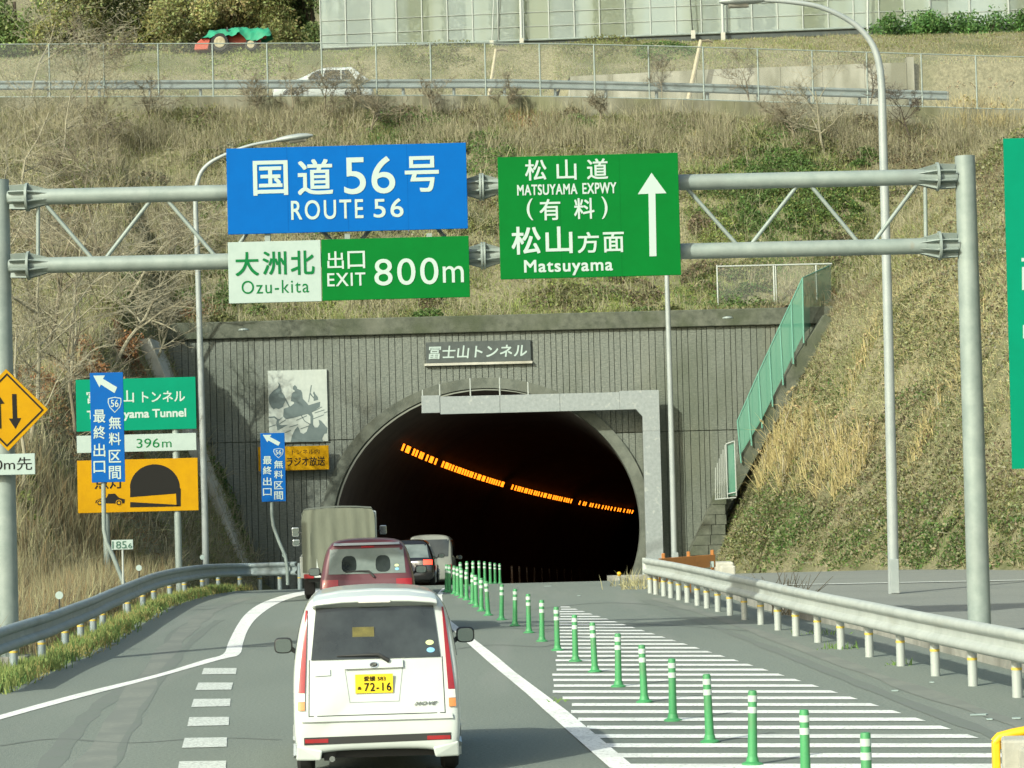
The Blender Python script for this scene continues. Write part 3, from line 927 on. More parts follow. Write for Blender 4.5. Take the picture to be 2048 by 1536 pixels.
SD = GD - .32
def board_seams(b, panel, x0, x1, y0, y1, n, mat_):
    for k in range(1, n):
        px = x0 + (x1 - x0) * k / n
        (xa, za), (xb, zb) = b.loc(px - 1.2, y0), b.loc(px + 1.2, y1)
        MB().box(xa, xa + .006, -.0016, .002, zb, za).build("panel_seam", mat_, panel)
def hangers(b, pxs, top, bot):
    for px in pxs:
        (x0, z0), (x1, z1) = b.loc(px, top), b.loc(px, bot)
        MB().box(x0 - .04, x0 + .04, .045, .19, z1, z0).build("hanger", M['galv'], b.root)

b = board_thing("direction_sign", "large blue overhead sign reading ROUTE 56 hung on the gantry", "sign", 694, 377, SD)
pn = b.panel("panel", M['blue'], 481.5, 173, 694, 377)
for (t, *r) in (("国", 506, 321, 576, 391), ("道", 595, 318, 666, 390), ("56", 687.6, 313, 790.4, 388), ("号", 809.5, 312, 878, 384)):
    b.text(t, *r, M['white_ink'], pn, bold=.016 if t != "56" else .004)
b.text("ROUTE", 582, 399.5, 727, 438.5, M['white_ink'], pn, bold=.012, spacing=1.22)
b.text("56", 747, 397, 807, 435, M['white_ink'], pn, bold=.012, spacing=1.15)
hangers(b, (534, 694, 858), 320, 440)
M['seamblue'] = mat('blue_panel_seam', (.0005, .075, .28), .6, spec=.06)
board_seams(b, pn, 454, 934, 291, 463, 4, M['seamblue'])

b = board_thing("exit_sign", "half white half green exit sign reading 800m under the blue board", "sign", 698, 539, SD)
pw = b.panel("white_panel", M['white'], 186, 123, 549.5, 543.5)
pg = b.panel("green_panel", M['green'], 296, 123, 791, 536.5, y=.003)
for (t, *r) in (("大", 470.5, 504, 517.5, 552), ("洲", 525, 502.5, 573, 549.5), ("北", 581, 501, 629, 549.5)):
    b.text(t, *r, M['greenink'], pw, bold=.015)
b.text("Ozu-kita", 483, 560, 618, 586.5, M['greenink'], pw, bold=.0, spacing=1.15)
for (t, *r) in (("出", 654.6, 502.5, 687.6, 538), ("口", 695, 502, 730, 537)):
    b.text(t, *r, M['white_ink'], pg, bold=.012, y=-.001)
b.text("EXIT", 654.6, 545.7, 731, 572, M['white_ink'], pg, bold=.012, y=-.001, spacing=1.12)
b.text("800", 748.5, 516.5, 877, 570, M['white_ink'], pg, bold=.004, y=-.001, spacing=1.12)
b.text("m", 885.6, 532, 927.6, 565, M['white_ink'], pg, bold=.004, y=-.001)
hangers(b, (534, 694, 858), 466, 570)

b = board_thing("destination_sign", "large green overhead sign with an upward white arrow on the gantry", "sign", 1178.5, 432, SD)
pn = b.panel("panel", M['green'], 362, 246, 1178.5, 432)
for (t, *r) in (("松", 1050, 319, 1093, 361), ("山", 1113, 319, 1153, 360), ("道", 1173.6, 317, 1216, 358.6), ("有", 1079, 398, 1121, 440.6), ("料", 1148, 396, 1189, 438)):
    b.text(t, *r, M['white_ink'], pn, bold=.013)
for (t, *r) in (("MATSUYAMA", 1034, 368.3, 1155, 390), ("EXPWY", 1164.6, 365.3, 1233, 387.5)):
    b.text(t, *r, M['white_ink'], pn, bold=.022, spacing=1.08)
for (t, *r) in (("(", 1053.4, 397, 1066, 440.6), (")", 1203, 393, 1215, 438)):
    b.text(t, *r, M['white_ink'], pn, bold=.01)
for (t, *r) in (("松", 1023, 453, 1081.5, 509), ("山", 1091, 453, 1145, 507), ("方", 1155, 464, 1198, 506), ("面", 1206, 464, 1248, 504.6)):
    b.text(t, *r, M['white_ink'], pn, bold=.016)
b.text("Matsuyama", 1048, 518, 1226, 551, M['white_ink'], pn, bold=.02, spacing=1.1)
b.poly("arrow", [(1303, 345.6), (1333, 386.5), (1310.8, 387.2), (1313, 512.3), (1299, 512.8), (1296.8, 387.6), (1275.5, 388.5)], M['white_ink'], pn, y=-.006)
hangers(b, (1060, 1180, 1290), 320, 545)
M['seamgreen'] = mat('green_panel_seam', (.0006, .10, .016), .6, spec=.06)
board_seams(b, pn, 998, 1359, 310, 555, 3, M['seamgreen'])

# diamond warning sign and its plate, clamped to the gantry post at the verge
b = board_thing("warning_sign", "amber diamond sign with two black arrows clamped to a gantry post", "sign", 14, 820, GD - .3)
hd = 82
b.poly("diamond_panel", [(14 - 2.2, 820 - hd), (14 + hd, 820 - 1), (14 + 2.2, 820 + hd), (14 - hd, 820 + 2)], M['amber'], b.root, y=0, t=.03)
dp = b.root.children[0]
fr = MB()
o_, i_ = 74, 69
po = [b.loc(14, 820 - o_), b.loc(14 + o_, 820), b.loc(14, 820 + o_), b.loc(14 - o_, 820)]
pi_ = [b.loc(14, 820 - i_), b.loc(14 + i_, 820), b.loc(14, 820 + i_), b.loc(14 - i_, 820)]
for k in range(4):
    k2 = (k + 1) % 4
    fr.prism([(po[k][0], -.004, po[k][1]), (po[k2][0], -.004, po[k2][1]), (pi_[k2][0], -.004, pi_[k2][1]), (pi_[k][0], -.004, pi_[k][1])], (0, .003, 0))
fr.build("border", M['blackink'], dp)
b.poly("arrow", [(24, 788), (33, 788), (34.5, 836), (42.5, 836), (31, 858), (17.5, 837), (25.5, 837)], M['blackink'], dp)
b.poly("arrow", [(-6, 858), (3, 857), (1.5, 808), (9, 807), (-4.5, 787), (-16, 809), (-7.5, 809)], M['blackink'], dp)
q = b.panel("distance_plate", M['white'], 110, 42, 15, 929, thick=.03)
b.text("00m先", -27, 915, 64, 941, M['blackink'], q, bold=.0)
MB().box(-.2, .2, .03, .14, .25, .31).box(-.2, .2, .03, .14, -.31, -.25).build("clamp", M['galv'], b.root)

# big green board at the edge of view, on its own posts
GR = 39.6
b = board_thing("roadside_board", "tall green roadside board on posts beside the gantry", "sign", 2150, 600, GR)
tl, tr, br, bl = (2007, 277), (2290, 270), (2308, 930), (2025, 938)
b.poly("panel", [tl, tr, br, bl], M['teal'], b.root, y=0, t=.05)
pn = b.root.children[0]
for (x0, y0, x1, y1) in ((2043, 516, 2066, 523), (2044, 534, 2068, 580), (2046, 650, 2066, 677)):
    b.poly("white_stroke", [(x0, y0), (x1, y0), (x1, y1), (x0, y1)], M['white_ink'], pn)
for px in (2090, 2240):
    (x0, z0) = b.loc(px, 300)
    MB().tube([(x0, .14, z0), (x0, .14, -b.o.z)], .075, 14).build("post", M['galv'], b.root, smooth=True)

# ================================================================== LEFT SIGN GROUP
D = 67.5
b = board_thing("tunnel_information_sign", "green white and amber tunnel boards stacked on two steel posts", "sign", 272, 890, D)
pg = b.panel("name_panel", M['teal'], 240, 104, 272, 808.5)
b.text("富士山", 173, 781, 268, 806, M['white_ink'], pg, bold=.012)
b.text("トンネル", 284, 782, 370, 804, M['white_ink'], pg, bold=.016)
b.text("Tomisuyama Tunnel", 174, 819, 372.5, 841, M['white_ink'], pg, bold=.03)
pw = b.panel("length_panel", M['white'], 239, 34.5, 273, 886)
b.text("396", 273, 877, 319, 895.5, M['greenink'], pw, bold=.0)
b.text("m", 324, 883, 343, 894.5, M['greenink'], pw, bold=.0)
pa_ = b.panel("headlight_panel", M['amber'], 241, 105, 275.5, 971)
b.text("点灯", 189, 950, 247, 977.5, M['blackink'], pa_, bold=.01)
kk = [(259, 1002), (259, 970)] + [(308 + 49 * math.cos(w), 979 + 51 * math.sin(w)) for w in np.linspace(math.pi, 2 * math.pi, 18)] + [(361, 980), (361, 1012), (259, 1014.5)]
z2 = lambda pts: [(x / 2.954, 700 + y / 2.954) for x, y in pts]
arch = [(769, 870), (769, 800)] + [(915 + 148 * math.cos(w), 815 + 140 * math.sin(w)) for w in np.linspace(math.pi, 2 * math.pi, 20)] + [(1068, 820), (1068, 922), (1043, 922), (1040, 848)]
b.poly("tunnel_symbol", z2(arch), M['blackink'], pa_)
b.poly("tunnel_symbol", z2([(769, 898), (1043, 914), (1068, 924), (769, 930)]), M['blackink'], pa_)
car = [(563, 905), (566, 890), (590, 878), (630, 872), (640, 850), (680, 848), (702, 872), (738, 882), (736, 905), (720, 908)]
b.poly("car_symbol", z2(car), M['blackink'], pa_)
for cx_ in (590, 703):
    for (rr_, mm, yy) in ((19, 'amber', -.008), (15, 'blackink', -.010), (8, 'amber', -.012)):
        b.poly("wheel_symbol", z2([(cx_ + rr_ * math.cos(w), 903 + rr_ * math.sin(w)) for w in np.linspace(0, 2 * math.pi, 17)[:-1]]), M[mm], pa_, y=yy)
for px in (205, 348):
    (x0, z0) = b.loc(px, 790)
    gz = max(TZ(b.o.x + x0, D), -1) - .2
    MB().tube([(x0, .12, z0), (x0 + .02, .12, gz - b.o.z)], .085, 14).build("post", M['galv'], b.root, smooth=True)

def last_exit_sign(x0, y0, x1, y1, D, label, pole_pts):
    w, h = x1 - x0, y1 - y0
    cx, cy = (x0 + x1) / 2, (y0 + y1) / 2
    b = board_thing("last_exit_sign", label, "sign", cx, cy, D, "blue last exit signs")
    pn = b.panel("panel", M['bluefar'], w, h, cx, cy, thick=.03)
    f = lambda x, y: (x0 + (x - 538) / 196 * w, y0 + (y - 135) / 645 * h)
    b.poly("arrow", [f(*p) for p in ((553, 153), (622, 152), (610, 172), (694, 222), (678, 256), (597, 205), (590, 222))], M['white_ink'], pn)
    sh = [f(*p) for p in ((640, 287), (678, 278), (718, 285), (719, 310), (710, 340), (680, 372), (650, 342), (638, 312))]
    b.poly("route_shield", sh, M['white_ink'], pn, y=-.004)
    sh2 = [(678.5 * 0 + (x - f(679, 320)[0]) * .86 + f(679, 320)[0], (y - f(679, 320)[1]) * .88 + f(679, 320)[1]) for x, y in sh]
    b.poly("route_shield", sh2, M['bluefar'], pn, y=-.006)
    def tx(t, a, c, e, g, **k):
        p, q = f(a, c), f(e, g)
        b.text(t, p[0], p[1], q[0], q[1], M['white_ink'], pn, **k)
    tx("56", 656, 295, 702, 338, y=-.008, bold=.01)
    for t, c, g in (("無", 393, 468), ("料", 488, 562), ("区", 590, 664), ("間", 684, 762)):
        tx(t, 645, c, 716, g, bold=.014)
    for t, c, g in (("最", 353, 430), ("終", 448, 526), ("出", 553, 630), ("口", 655, 725)):
        tx(t, 554, c, 624, g, bold=.014)
    pts = []
    for (px, py) in pole_pts:
        a, c = b.loc(px, py)
        pts.append((a, .08, c))
    MB().tube(pts, .047, 12).build("pole", M['galv'], b.root, smooth=True)
    return b
last_exit_sign(181.5, 745, 248, 964.5, 57.6, "tall blue sign with slanted arrow in front of the green tunnel boards", [(206, 770), (206, 1000), (207, 1060), (212, 1085), (224, 1110), (240, 1150), (252, 1185), (254, 1235)])
last_exit_sign(522, 866, 570.5, 1003, 74.5, "smaller blue sign with slanted arrow in front of the portal wall", [(543, 880), (543, 1030), (546, 1052), (558, 1085), (570, 1112), (574, 1135), (575, 1170)])

b = board_thing("kilometre_marker", "small white kilometre board reading 185.6 on a thin pole", "sign", 244.5, 1089.5, 56.5)
pn = b.panel("panel", M['white'], 43, 19.5, 244.5, 1089.5, thick=.02)
b.text("185", 224.5, 1082.5, 253, 1097, M['darkgreenink'], pn, bold=.01)
b.text(".6", 252.5, 1086.5, 264, 1096.5, M['darkgreenink'], pn, bold=.01)
MB().tube([(0, .035, .1), (0, .035, -b.o.z - .05)], .022, 8).build("pole", M['whitemetal'], b.root, smooth=True)

# ================================================================== GUARD RAILS
WBEAM = [(0, .785), (.045, .78), (.082, .75), (.088, .715), (.075, .68), (.022, .645), (.014, .60), (.022, .56), (.075, .525), (.088, .49), (.082, .455), (.045, .425), (0, .42), (-.012, .43), (.03, .455), (.06, .49), (.05, .52), (.0, .56), (-.006, .60), (0, .645), (.05, .68), (.062, .715), (.05, .745), (-.012, .772)]
def guard_rail(name, label, px_posts, side, matb, matp, band=True, r=.058, lift=0.0, path_ext=None):
    gp = [G(*p) for p in px_posts]
    root = W(thing(name, label, "guard rail", gp[len(gp) // 2]))
    path = list(gp)
    if path_ext: path = path_ext(gp)
    fine = []
    for i in range(len(path) - 1):
        for k in range(4):
            fine.append(path[i].lerp(path[i + 1], k / 4))
    fine.append(path[-1])
    # soften the corners
    for _ in range(6):
        fine = [fine[0]] + [(fine[i - 1] + fine[i] * 2 + fine[i + 1]) / 4 for i in range(1, len(fine) - 1)] + [fine[-1]]
    off = []
    for i, p in enumerate(fine):
        t = fine[min(i + 1, len(fine) - 1)] - fine[max(i - 1, 0)]
        t.z = 0; t.normalize()
        n = Vector((t.y, -t.x, 0))
        off.append(p + n * (side * .075) + Vector((0, 0, lift)))
    prof = [(a * side, z) for a, z in WBEAM]
    if side < 0: prof = prof[::-1]
    MB().sweep(off, prof).build("beam", matb, root, smooth=True)
    for p in gp:
        po = MB().tube([(p.x, p.y, p.z - .15), (p.x, p.y, p.z + .74 + lift)], r, 14).build("post", matp, root, smooth=True)
        if band:
            bo = MB().tube([(p.x, p.y, p.z + .305), (p.x, p.y, p.z + .335)], r + .003, 14).build("reflective_band", M['yellowband'], None, smooth=True)
            bo.data.transform(Matrix.Translation(-Vector(root.location)))
            bo.parent = po
    return root, gp, off
rail_r_px = [(2120, 1419), (2035, 1395), (1946, 1372), (1871, 1352), (1802, 1332), (1739, 1314), (1682, 1298.5), (1636, 1285), (1592, 1272), (1556, 1260.5), (1522, 1249), (1489, 1239.5), (1460, 1231), (1436, 1223.5), (1414, 1216.5), (1395, 1211), (1375, 1205), (1358, 1200), (1342, 1196), (1328, 1192.5), (1312, 1189), (1301, 1186.5)]
rr_root, rr_pts, rr_off = guard_rail("guard_rail", "bright steel guard rail on white posts beside the hatched area", rail_r_px, -1, M['rail'], M['whitemetal'])
ll_root, ll_pts, ll_off = guard_rail("guard_rail", "dull shaded guard rail curving along the grassy verge", rail_l_px, 1, M['rail_shaded'], M['rail_shaded'], r=.06, lift=-.03)
# round end of the bright rail
e = rr_off[-1]
MB().tube([(e.x - .02, e.y + .03, e.z + .42), (e.x - .02, e.y + .03, e.z + .785)], .07, 14).build("rail_end", M['rail'], rr_root, smooth=True)
# round reflectors on the verge rail
ords = ["first", "second", "third", "fourth"]
for k, (px, py) in enumerate([(126, 1198), (284.5, 1136), (413, 1120), (570, 1116)]):
    near = min(ll_off, key=lambda p: abs(proj(p.x, p.y, p.z + .78)[0] - px))
    t = thing("rail_reflector", "round white reflector on a stalk above the curving verge rail, %s from the diamond sign" % ords[k], "reflector", (near.x - .06, near.y, near.z + .74), 0, "round reflectors on the verge rail")
    MB().tube([(0, 0, 0), (0, 0, .17)], .014, 6).build("stalk", M['plastic'], t)
    MB().tube([(0, -.012, .23), (0, .012, .23)], .062, 18).build("disc", M['white'], t, smooth=True)

# ================================================================== GREEN DELINEATOR POSTS
dl_px = [(1612, 1582), (1505, 1530), (1420, 1485), (1346, 1442), (1289, 1405), (1237, 1374), (1190, 1344), (1151, 1323), (1115, 1301), (1084, 1283), (1058, 1266), (1030, 1252), (1003, 1240), (976.5, 1231), (963, 1222.5), (953, 1214), (945, 1207.7), (933.5, 1200), (923.6, 1196), (915.6, 1191), (909, 1188), (899, 1185), (893, 1183.5)]
dl_pts = [Vector((G(*p).x, G(*p).y, G(*p).z)) for p in dl_px]
d0 = dl_pts[0]; d1 = dl_pts[1]
dl_pts.insert(0, G(1736, 1645))
rev = lambda prof, n=16: None
def lathe(prof, n=16):
    vs, fs = [], []
    for (r, z) in prof:
        for k in range(n):
            w = 2 * math.pi * k / n
            vs.append((r * math.cos(w), r * math.sin(w), z))
    for i in range(len(prof) - 1):
        for k in range(n):
            k2 = (k + 1) % n
            fs.append((i * n + k, i * n + k2, (i + 1) * n + k2, (i + 1) * n + k))
    fs.append(tuple(range(n - 1, -1, -1)))
    fs.append(tuple((len(prof) - 1) * n + k for k in range(n)))
    return MB().add(vs, fs)
ORD = "first second third fourth fifth sixth seventh eighth ninth tenth eleventh twelfth thirteenth fourteenth fifteenth sixteenth seventeenth eighteenth nineteenth twentieth twenty-first twenty-second twenty-third twenty-fourth".split()
def delineator(base, label, group, name="delineator_post"):
    t = thing(name, label, "delineator", base, 0, group)
    lathe([(.095, 0), (.095, .015), (.085, .02), (.058, .032), (.048, .075)]).build("base", M['postgreen'], t, smooth=True)
    lathe([(.044, .07), (.040, .3), (.038, .64), (.034, .652), (.02, .655)]).build("pole", M['postgreen'], t, smooth=True)
    for z in (.555, .455) :
        lathe([(.0415, z), (.0415, z + .055)]).build("reflective_band", M['postband'], t, smooth=True)
    return t
dp0 = delineator(dl_pts[0], "first green delineator post counted from the yellow barrier", "green delineator posts along the lane")
for k, p in enumerate(dl_pts[1:], 1):
    c = copy_tree(dp0)
    c.location = p
    c.rotation_euler = (rr.uniform(-.03, .03), rr.uniform(-.035, .035), rr.uniform(0, 6))
    c["label"] = "%s green delineator post counted from the yellow barrier" % ORD[k]
# the row goes on round the bend into the tunnel
bend = [(69.5, -1.42), (72, -1.30), (74.5, -1.18), (77, -1.05), (80, -.93), (83, -.8), (86, -.68), (89, -.55)]
for k, (y, x) in enumerate(bend):
    c = copy_tree(dp0)
    c.location = (x, y, float(zroad(y)))
    c["label"] = "%s green delineator post of the bend before the tunnel" % ORD[k]
    c["group"] = "green delineator posts of the bend"
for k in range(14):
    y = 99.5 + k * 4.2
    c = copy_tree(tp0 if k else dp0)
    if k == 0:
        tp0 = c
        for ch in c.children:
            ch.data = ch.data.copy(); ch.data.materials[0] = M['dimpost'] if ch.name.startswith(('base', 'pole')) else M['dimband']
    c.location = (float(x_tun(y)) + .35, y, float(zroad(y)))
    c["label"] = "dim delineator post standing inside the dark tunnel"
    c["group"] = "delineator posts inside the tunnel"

# ================================================================== STREET LAMPS
def street_lamp(label, pts, D, radii, head, mat_, box=None):
    """pts: photo pixels from foot to arm end; head: (start px, end px)"""
    w = [P(px, py, D) for px, py in pts]
    foot = w[0]
    root = W(thing("street_lamp", label, "street lamp", foot, 0, "street lamps"))
    sm = dens([(p.x, p.z) for p in w], 5)
    rad = np.interp(np.linspace(0, 1, len(sm)), np.linspace(0, 1, len(radii)), radii)
    MB().tube([(x, foot.y, z) for x, z in sm], list(rad), 16).build("pole", mat_, root, smooth=True)
    a, c = P(*head[0], D), P(*head[1], D)
    L = (c - a)
    dirv = L.normalized(); upv = Vector((-dirv.z, 0, dirv.x)) * (1 if dirv.x > 0 else -1)
    prof = [(0, .05, .05), (.12, .10, .075), (.35, .16, .10), (.62, .17, .11), (.85, .13, .085), (1, .03, .03)]
    vs, fs = [], []
    nn = 14
    for (t, ry, rz) in prof:
        for k in range(nn):
            g = 2 * math.pi * k / nn
            zz = math.sin(g) * rz * (1.0 if math.sin(g) > 0 else .75)
            q = a + L * t + Vector((0, math.cos(g) * ry, 0)) + upv * zz
            vs.append(q)
    for i in range(len(prof) - 1):
        for k in range(nn):
            k2 = (k + 1) % nn
            fs.append((i * nn + k, i * nn + k2, (i + 1) * nn + k2, (i + 1) * nn + k))
    fs.append(tuple(range(nn))); fs.append(tuple((len(prof) - 1) * nn + k for k in range(nn)))
    hd = MB().add(vs, fs).build("lamp_head", mat_, root, smooth=True)
    MB().tube([a + L * .35 - upv * .07, a + L * .8 - upv * .07], [.07, .07], 12).build("lens", M['concrete'], root, smooth=True)
    if box:
        q0, q1 = P(*box[0], D), P(*box[1], D)
        MB().box(q0.x, q1.x, foot.y - .17, foot.y - .06, q1.z, q0.z).build("service_box", mat_, root, bevel=.01)
    return root
street_lamp("tall curved street lamp in the lay-by behind the bright guard rail", [(1788, 1199), (1782, 900), (1774, 560), (1766, 280), (1763, 170), (1755, 115), (1736, 76), (1700, 42), (1640, 14), (1580, 4), (1520, 0)], 54.9, [.115, .105, .095, .085, .075, .07, .06, .055, .05, .045, .04], ((1528, 0), (1438, 4)), M['pole'], ((1778, 1118), (1797, 1186)))
street_lamp("curved street lamp rising beside the tunnel boards behind the verge rail", [(412, 1180), (409, 1000), (402, 760), (395, 520), (391, 400), (398, 355), (415, 330), (447, 311), (500, 291), (560, 280)], 76.0, [.095, .09, .085, .075, .065, .06, .055, .05, .045, .04], ((552, 281), (626, 271)), M['pole'], None)
street_lamp("slim street lamp close to the portal, its arm behind the green overhead sign", [(1350, 1156), (1345, 950), (1339, 730), (1334, 560), (1332, 430), (1327, 390), (1313, 368), (1290, 352), (1260, 345)], 83.0, [.095, .088, .08, .072, .065, .06, .055, .05, .045], ((1266, 346), (1215, 342)), M['pole'], ((1346, 1105), (1357, 1140)))

# ================================================================== FENCES
def wire_fence(name, label, pts_base, h, posts, mat_post, mat_mesh, pr=.025, mids=(0.02, 1.0), cat="fence", post_every=None):
    root = W(thing(name, label, cat, pts_base[0]))
    for a, c in zip(pts_base[:-1], pts_base[1:]):
        MB().add([a + Vector((0, .01, .03)), c + Vector((0, .01, .03)), c + Vector((0, .01, h)), a + Vector((0, .01, h))], [(0, 1, 2, 3)]).build("netting", mat_mesh, root)
        for m_ in mids:
            MB().tube([a + Vector((0, 0, h * m_)), c + Vector((0, 0, h * m_))], pr * .75, 6).build("rail", mat_post, root)
    for p in posts:
        MB().tube([p + Vector((0, 0, -.2)), p + Vector((0, 0, h + .01))], pr, 8).build("post", mat_post, root)
    return root
FY = 107.42
def zf(x): return zup(x)
fb = [Vector((x_, FY, float(zup(x_)) + .02)) for x_ in (-26, -20, -14, -8, -2, 3, 7, 13, 19, 26)]
posts = []
x = P(-10, 150, FY).x
while x < 22:
    posts.append(Vector((x, FY, float(zup(x))))); x += P(426, 150, FY).x - P(317, 150, FY).x
wire_fence("chain_link_fence", "long chain link fence with thin posts along the upper road", fb, 2.12, posts, M['galv'], M['chainlink'], .032)
M['farrail'] = mat('far_rail_steel', (.13, .17, .17), .55, .1, (.18, .22, .22), 2, 6)
ur = W(thing("upper_guard_rail", "low grey guard rail on the upper road behind the chain link fence", "guard rail", (0, 108.1, 17.6)))
upath = [Vector((x_, 108.0, float(zup(x_)))) for x_ in np.linspace(-26, 17.5, 24)]
MB().sweep(upath, [(a, z) for a, z in WBEAM]).build("beam", M['farrail'], ur, smooth=True)
for k in range(22):
    xq = -26 + k * 2.0
    MB().tube([(xq, 108.13, float(zup(xq)) - .1), (xq, 108.13, float(zup(xq)) + .72)], .06, 10).build("post", M['farrail'], ur, smooth=True)
rw = MB()
xs_ = np.linspace(-26, 26, 53)
for a, c in zip(xs_[:-1], xs_[1:]):
    rw.prism([(a + .004, 107.28, float(zup(a)) - 1.8), (c - .004, 107.28, float(zup(c)) - 1.8), (c - .004, 107.28, float(zup(c)) + .015), (a + .004, 107.28, float(zup(a)) + .015)], (0, .30, 0))
M['oldconcrete'] = mix_in(mix_in(mat('old_wall_concrete', (.15, .15, .11), .9, 0, (.235, .23, .175), 1.5, 8, .3, 12), (.085, .085, .05), .8, .42, .62, 7, (1, 1, .25), .9), (.15, .16, .07), .5, .5, .7, 6, None, .6)
tag(rw.build("retaining_wall", M['oldconcrete']), "low concrete retaining wall under the chain link fence half hidden by weeds", "wall")
rw = MB()
wx_ = np.linspace(1.0, 16.6, 10)
for a, c in zip(wx_[:-1], wx_[1:]):
    rw.prism([(a + .006, 112.92, float(zup(a)) - .2), (c - .006, 112.92, float(zup(c)) - .2), (c - .006, 112.92, float(wall_top(c))), (a + .006, 112.92, float(wall_top(a)))], (0, .26, 0))
rw.box(16.61, 16.9, 112.85, 113.4, 16.2, 19.6)
tag(rw.build("roadside_wall", mix_in(mat('wall_concrete', (.25, .25, .20), .9, 0, (.33, .325, .265), 1.5, 8, .3, 12), (.12, .12, .075), .9, .45, .62, 7, (1, 1, .22), .85)), "weathered concrete wall along the far side of the upper road", "wall")

# green net fence down the cut beside the portal
top = [(1605, 556), (1560, 652), (1517, 746), (1475, 842)]
bot = [(1607, 668), (1566, 752), (1524, 838), (1482, 908)]
ng = W(thing("green_net_fence", "green netting fence stepping down the cut slope beside the portal", "fence", P(1545, 830, 90.9)))
tp = [P(x_, y_, 90.9) for x_, y_ in top]; bt = [P(x_, y_, 90.9) for x_, y_ in bot]
for i in range(3):
    MB().add([bt[i], bt[i + 1], tp[i + 1], tp[i]], [(0, 1, 2, 3)]).build("netting", M['fencegreen'], ng)
    MB().tube([tp[i], tp[i + 1]], .022, 6).build("rail", M['fencegreenmetal'], ng)
for i in range(3):
    for k in (0, .5):
        a, c = tp[i].lerp(tp[i + 1], k), bt[i].lerp(bt[i + 1], k)
        MB().tube([a, c - Vector((0, 0, .3))], .028, 8).build("post", M['fencegreenmetal'], ng)
a, c = tp[3], bt[3]
MB().tube([a, c - Vector((0, 0, .3))], .028, 8).build("post", M['fencegreenmetal'], ng)
q = [P(1605, 556, 90.9), P(1662, 530, 95.0)]
bq = [P(1607, 668, 90.9), P(1662, 612, 95.0)]
MB().add([bq[0], bq[1], q[1], q[0]], [(0, 1, 2, 3)]).build("netting", M['fencegreen'], ng)
MB().tube(q, .022, 6).build("rail", M['fencegreenmetal'], ng)
wf = W(thing("white_frame_fence", "open whitish steel frame fence on the grass above the portal", "fence", P(1432, 610, 94.6)))
zfr = TZ(P(1500, 600, 94.6).x, 94.6)
for px in (1434, 1547, 1632):
    a = P(px, 530, 94.6); MB().tube([(a.x, 94.6, zfr - .2), (a.x, 94.6, a.z)], .03, 8).build("post", M['whitemetal'], wf)
    if px == 1547:
        MB().tube([(a.x + .07, 94.6, zfr - .2), (a.x + .07, 94.6, a.z)], .024, 8).build("post", M['whitemetal'], wf)
MB().tube([P(1433, 533, 94.6), P(1664, 527.5, 94.6)], .03, 8).build("rail", M['whitemetal'], wf)
a, c = P(1433, 533, 94.6), P(1662, 528, 94.6)
MB().add([(a.x, 94.62, zfr), (c.x, 94.62, zfr), (c.x, 94.62, c.z), (a.x, 94.62, a.z)], [(0, 1, 2, 3)]).build("netting", M['chainlink'], wf)
# barred gate at the foot of the net fence
bgx = W(thing("barred_gate", "narrow barred steel gate at the foot of the net fence", "gate", P(1450, 998, 89.9)))
for px in np.linspace(1431, 1450, 6):
    yt = np.interp(px, [1431, 1450], [935, 890])
    MB().tube([P(px, yt, 89.9), P(px, 998, 89.9)], .014, 6).build("bar", M['whitemetal'], bgx)
fr = MB()
for (a, c) in (((1452, 888), (1455, 996)), ((1469, 882), (1473, 992)), ((1452, 888), (1469, 882)), ((1455, 988), (1473, 984)), ((1430, 999), (1472, 995))):
    fr.tube([P(*a, 89.9), P(*c, 89.9)], .022, 6)
fr.build("frame", M['whitemetal'], bgx)
q = [P(1452, 888, 89.95), P(1469, 882, 89.95), P(1473, 990, 89.95), P(1455, 992, 89.95)]
MB().add(q, [(0, 1, 2, 3)]).build("netting", M['fencegreen'], bgx)

# ================================================================== SMALL ROADSIDE THINGS
# orange barrier board behind the bright rail
q0, q1 = G(1318, 1188), G(1432, 1178)
ob = W(thing("barrier_board", "rusty orange barrier board on legs behind the end of the bright rail", "barrier", (3.5, 58.5, 0)))
def barr(x0, x1, y0, y1, z0, z1, nm, m_):
    return MB().prism([(x0, y0, z0), (x1, y1, z0), (x1, y1, z1), (x0, y0, z1)], (.02, .09, 0)).build(nm, m_, ob, bevel=.008)
bx0, bx1 = P(1317, 1130, 59.5).x, P(1430, 1130, 61.5).x
barr(bx0, bx1, 59.5, 61.5, P(1317, 1143, 59.5).z, P(1317, 1117, 59.5).z, "board", M['orange'])
for fx in (.06, .5, .93):
    xq = bx0 + (bx1 - bx0) * fx; yq = 59.5 + 2 * fx
    barr(xq, xq + .07, yq + .1, yq + .13, 0.0, .9, "leg", M['orange'])
barr(bx0, bx1, 59.62, 61.62, .28, .40, "lower_bar", M['orange'])
xq = P(1424, 1130, 61.2).x
MB().box(xq - .08, xq + .05, 61.32, 61.36, P(1424, 1135, 61.2).z, P(1424, 1123, 61.2).z).build("reflector", M['white'], ob)
cbx = W(thing("concrete_block", "pale concrete block standing past the orange barrier board", "block", P(1449, 1175, 63)))
xa, xb = P(1431, 1130, 63).x, P(1468, 1130, 63).x
MB().box(xa, xb, 63, 63.7, -.1, P(1450, 1124, 63).z).build("block_body", M['lightconcrete'], cbx, bevel=.05)
MB().box(xb - .32, xb + .03, 62.95, 63.75, -.1, P(1450, 1128, 63).z - .04).build("block_foot", M['lightconcrete'], cbx, bevel=.04)
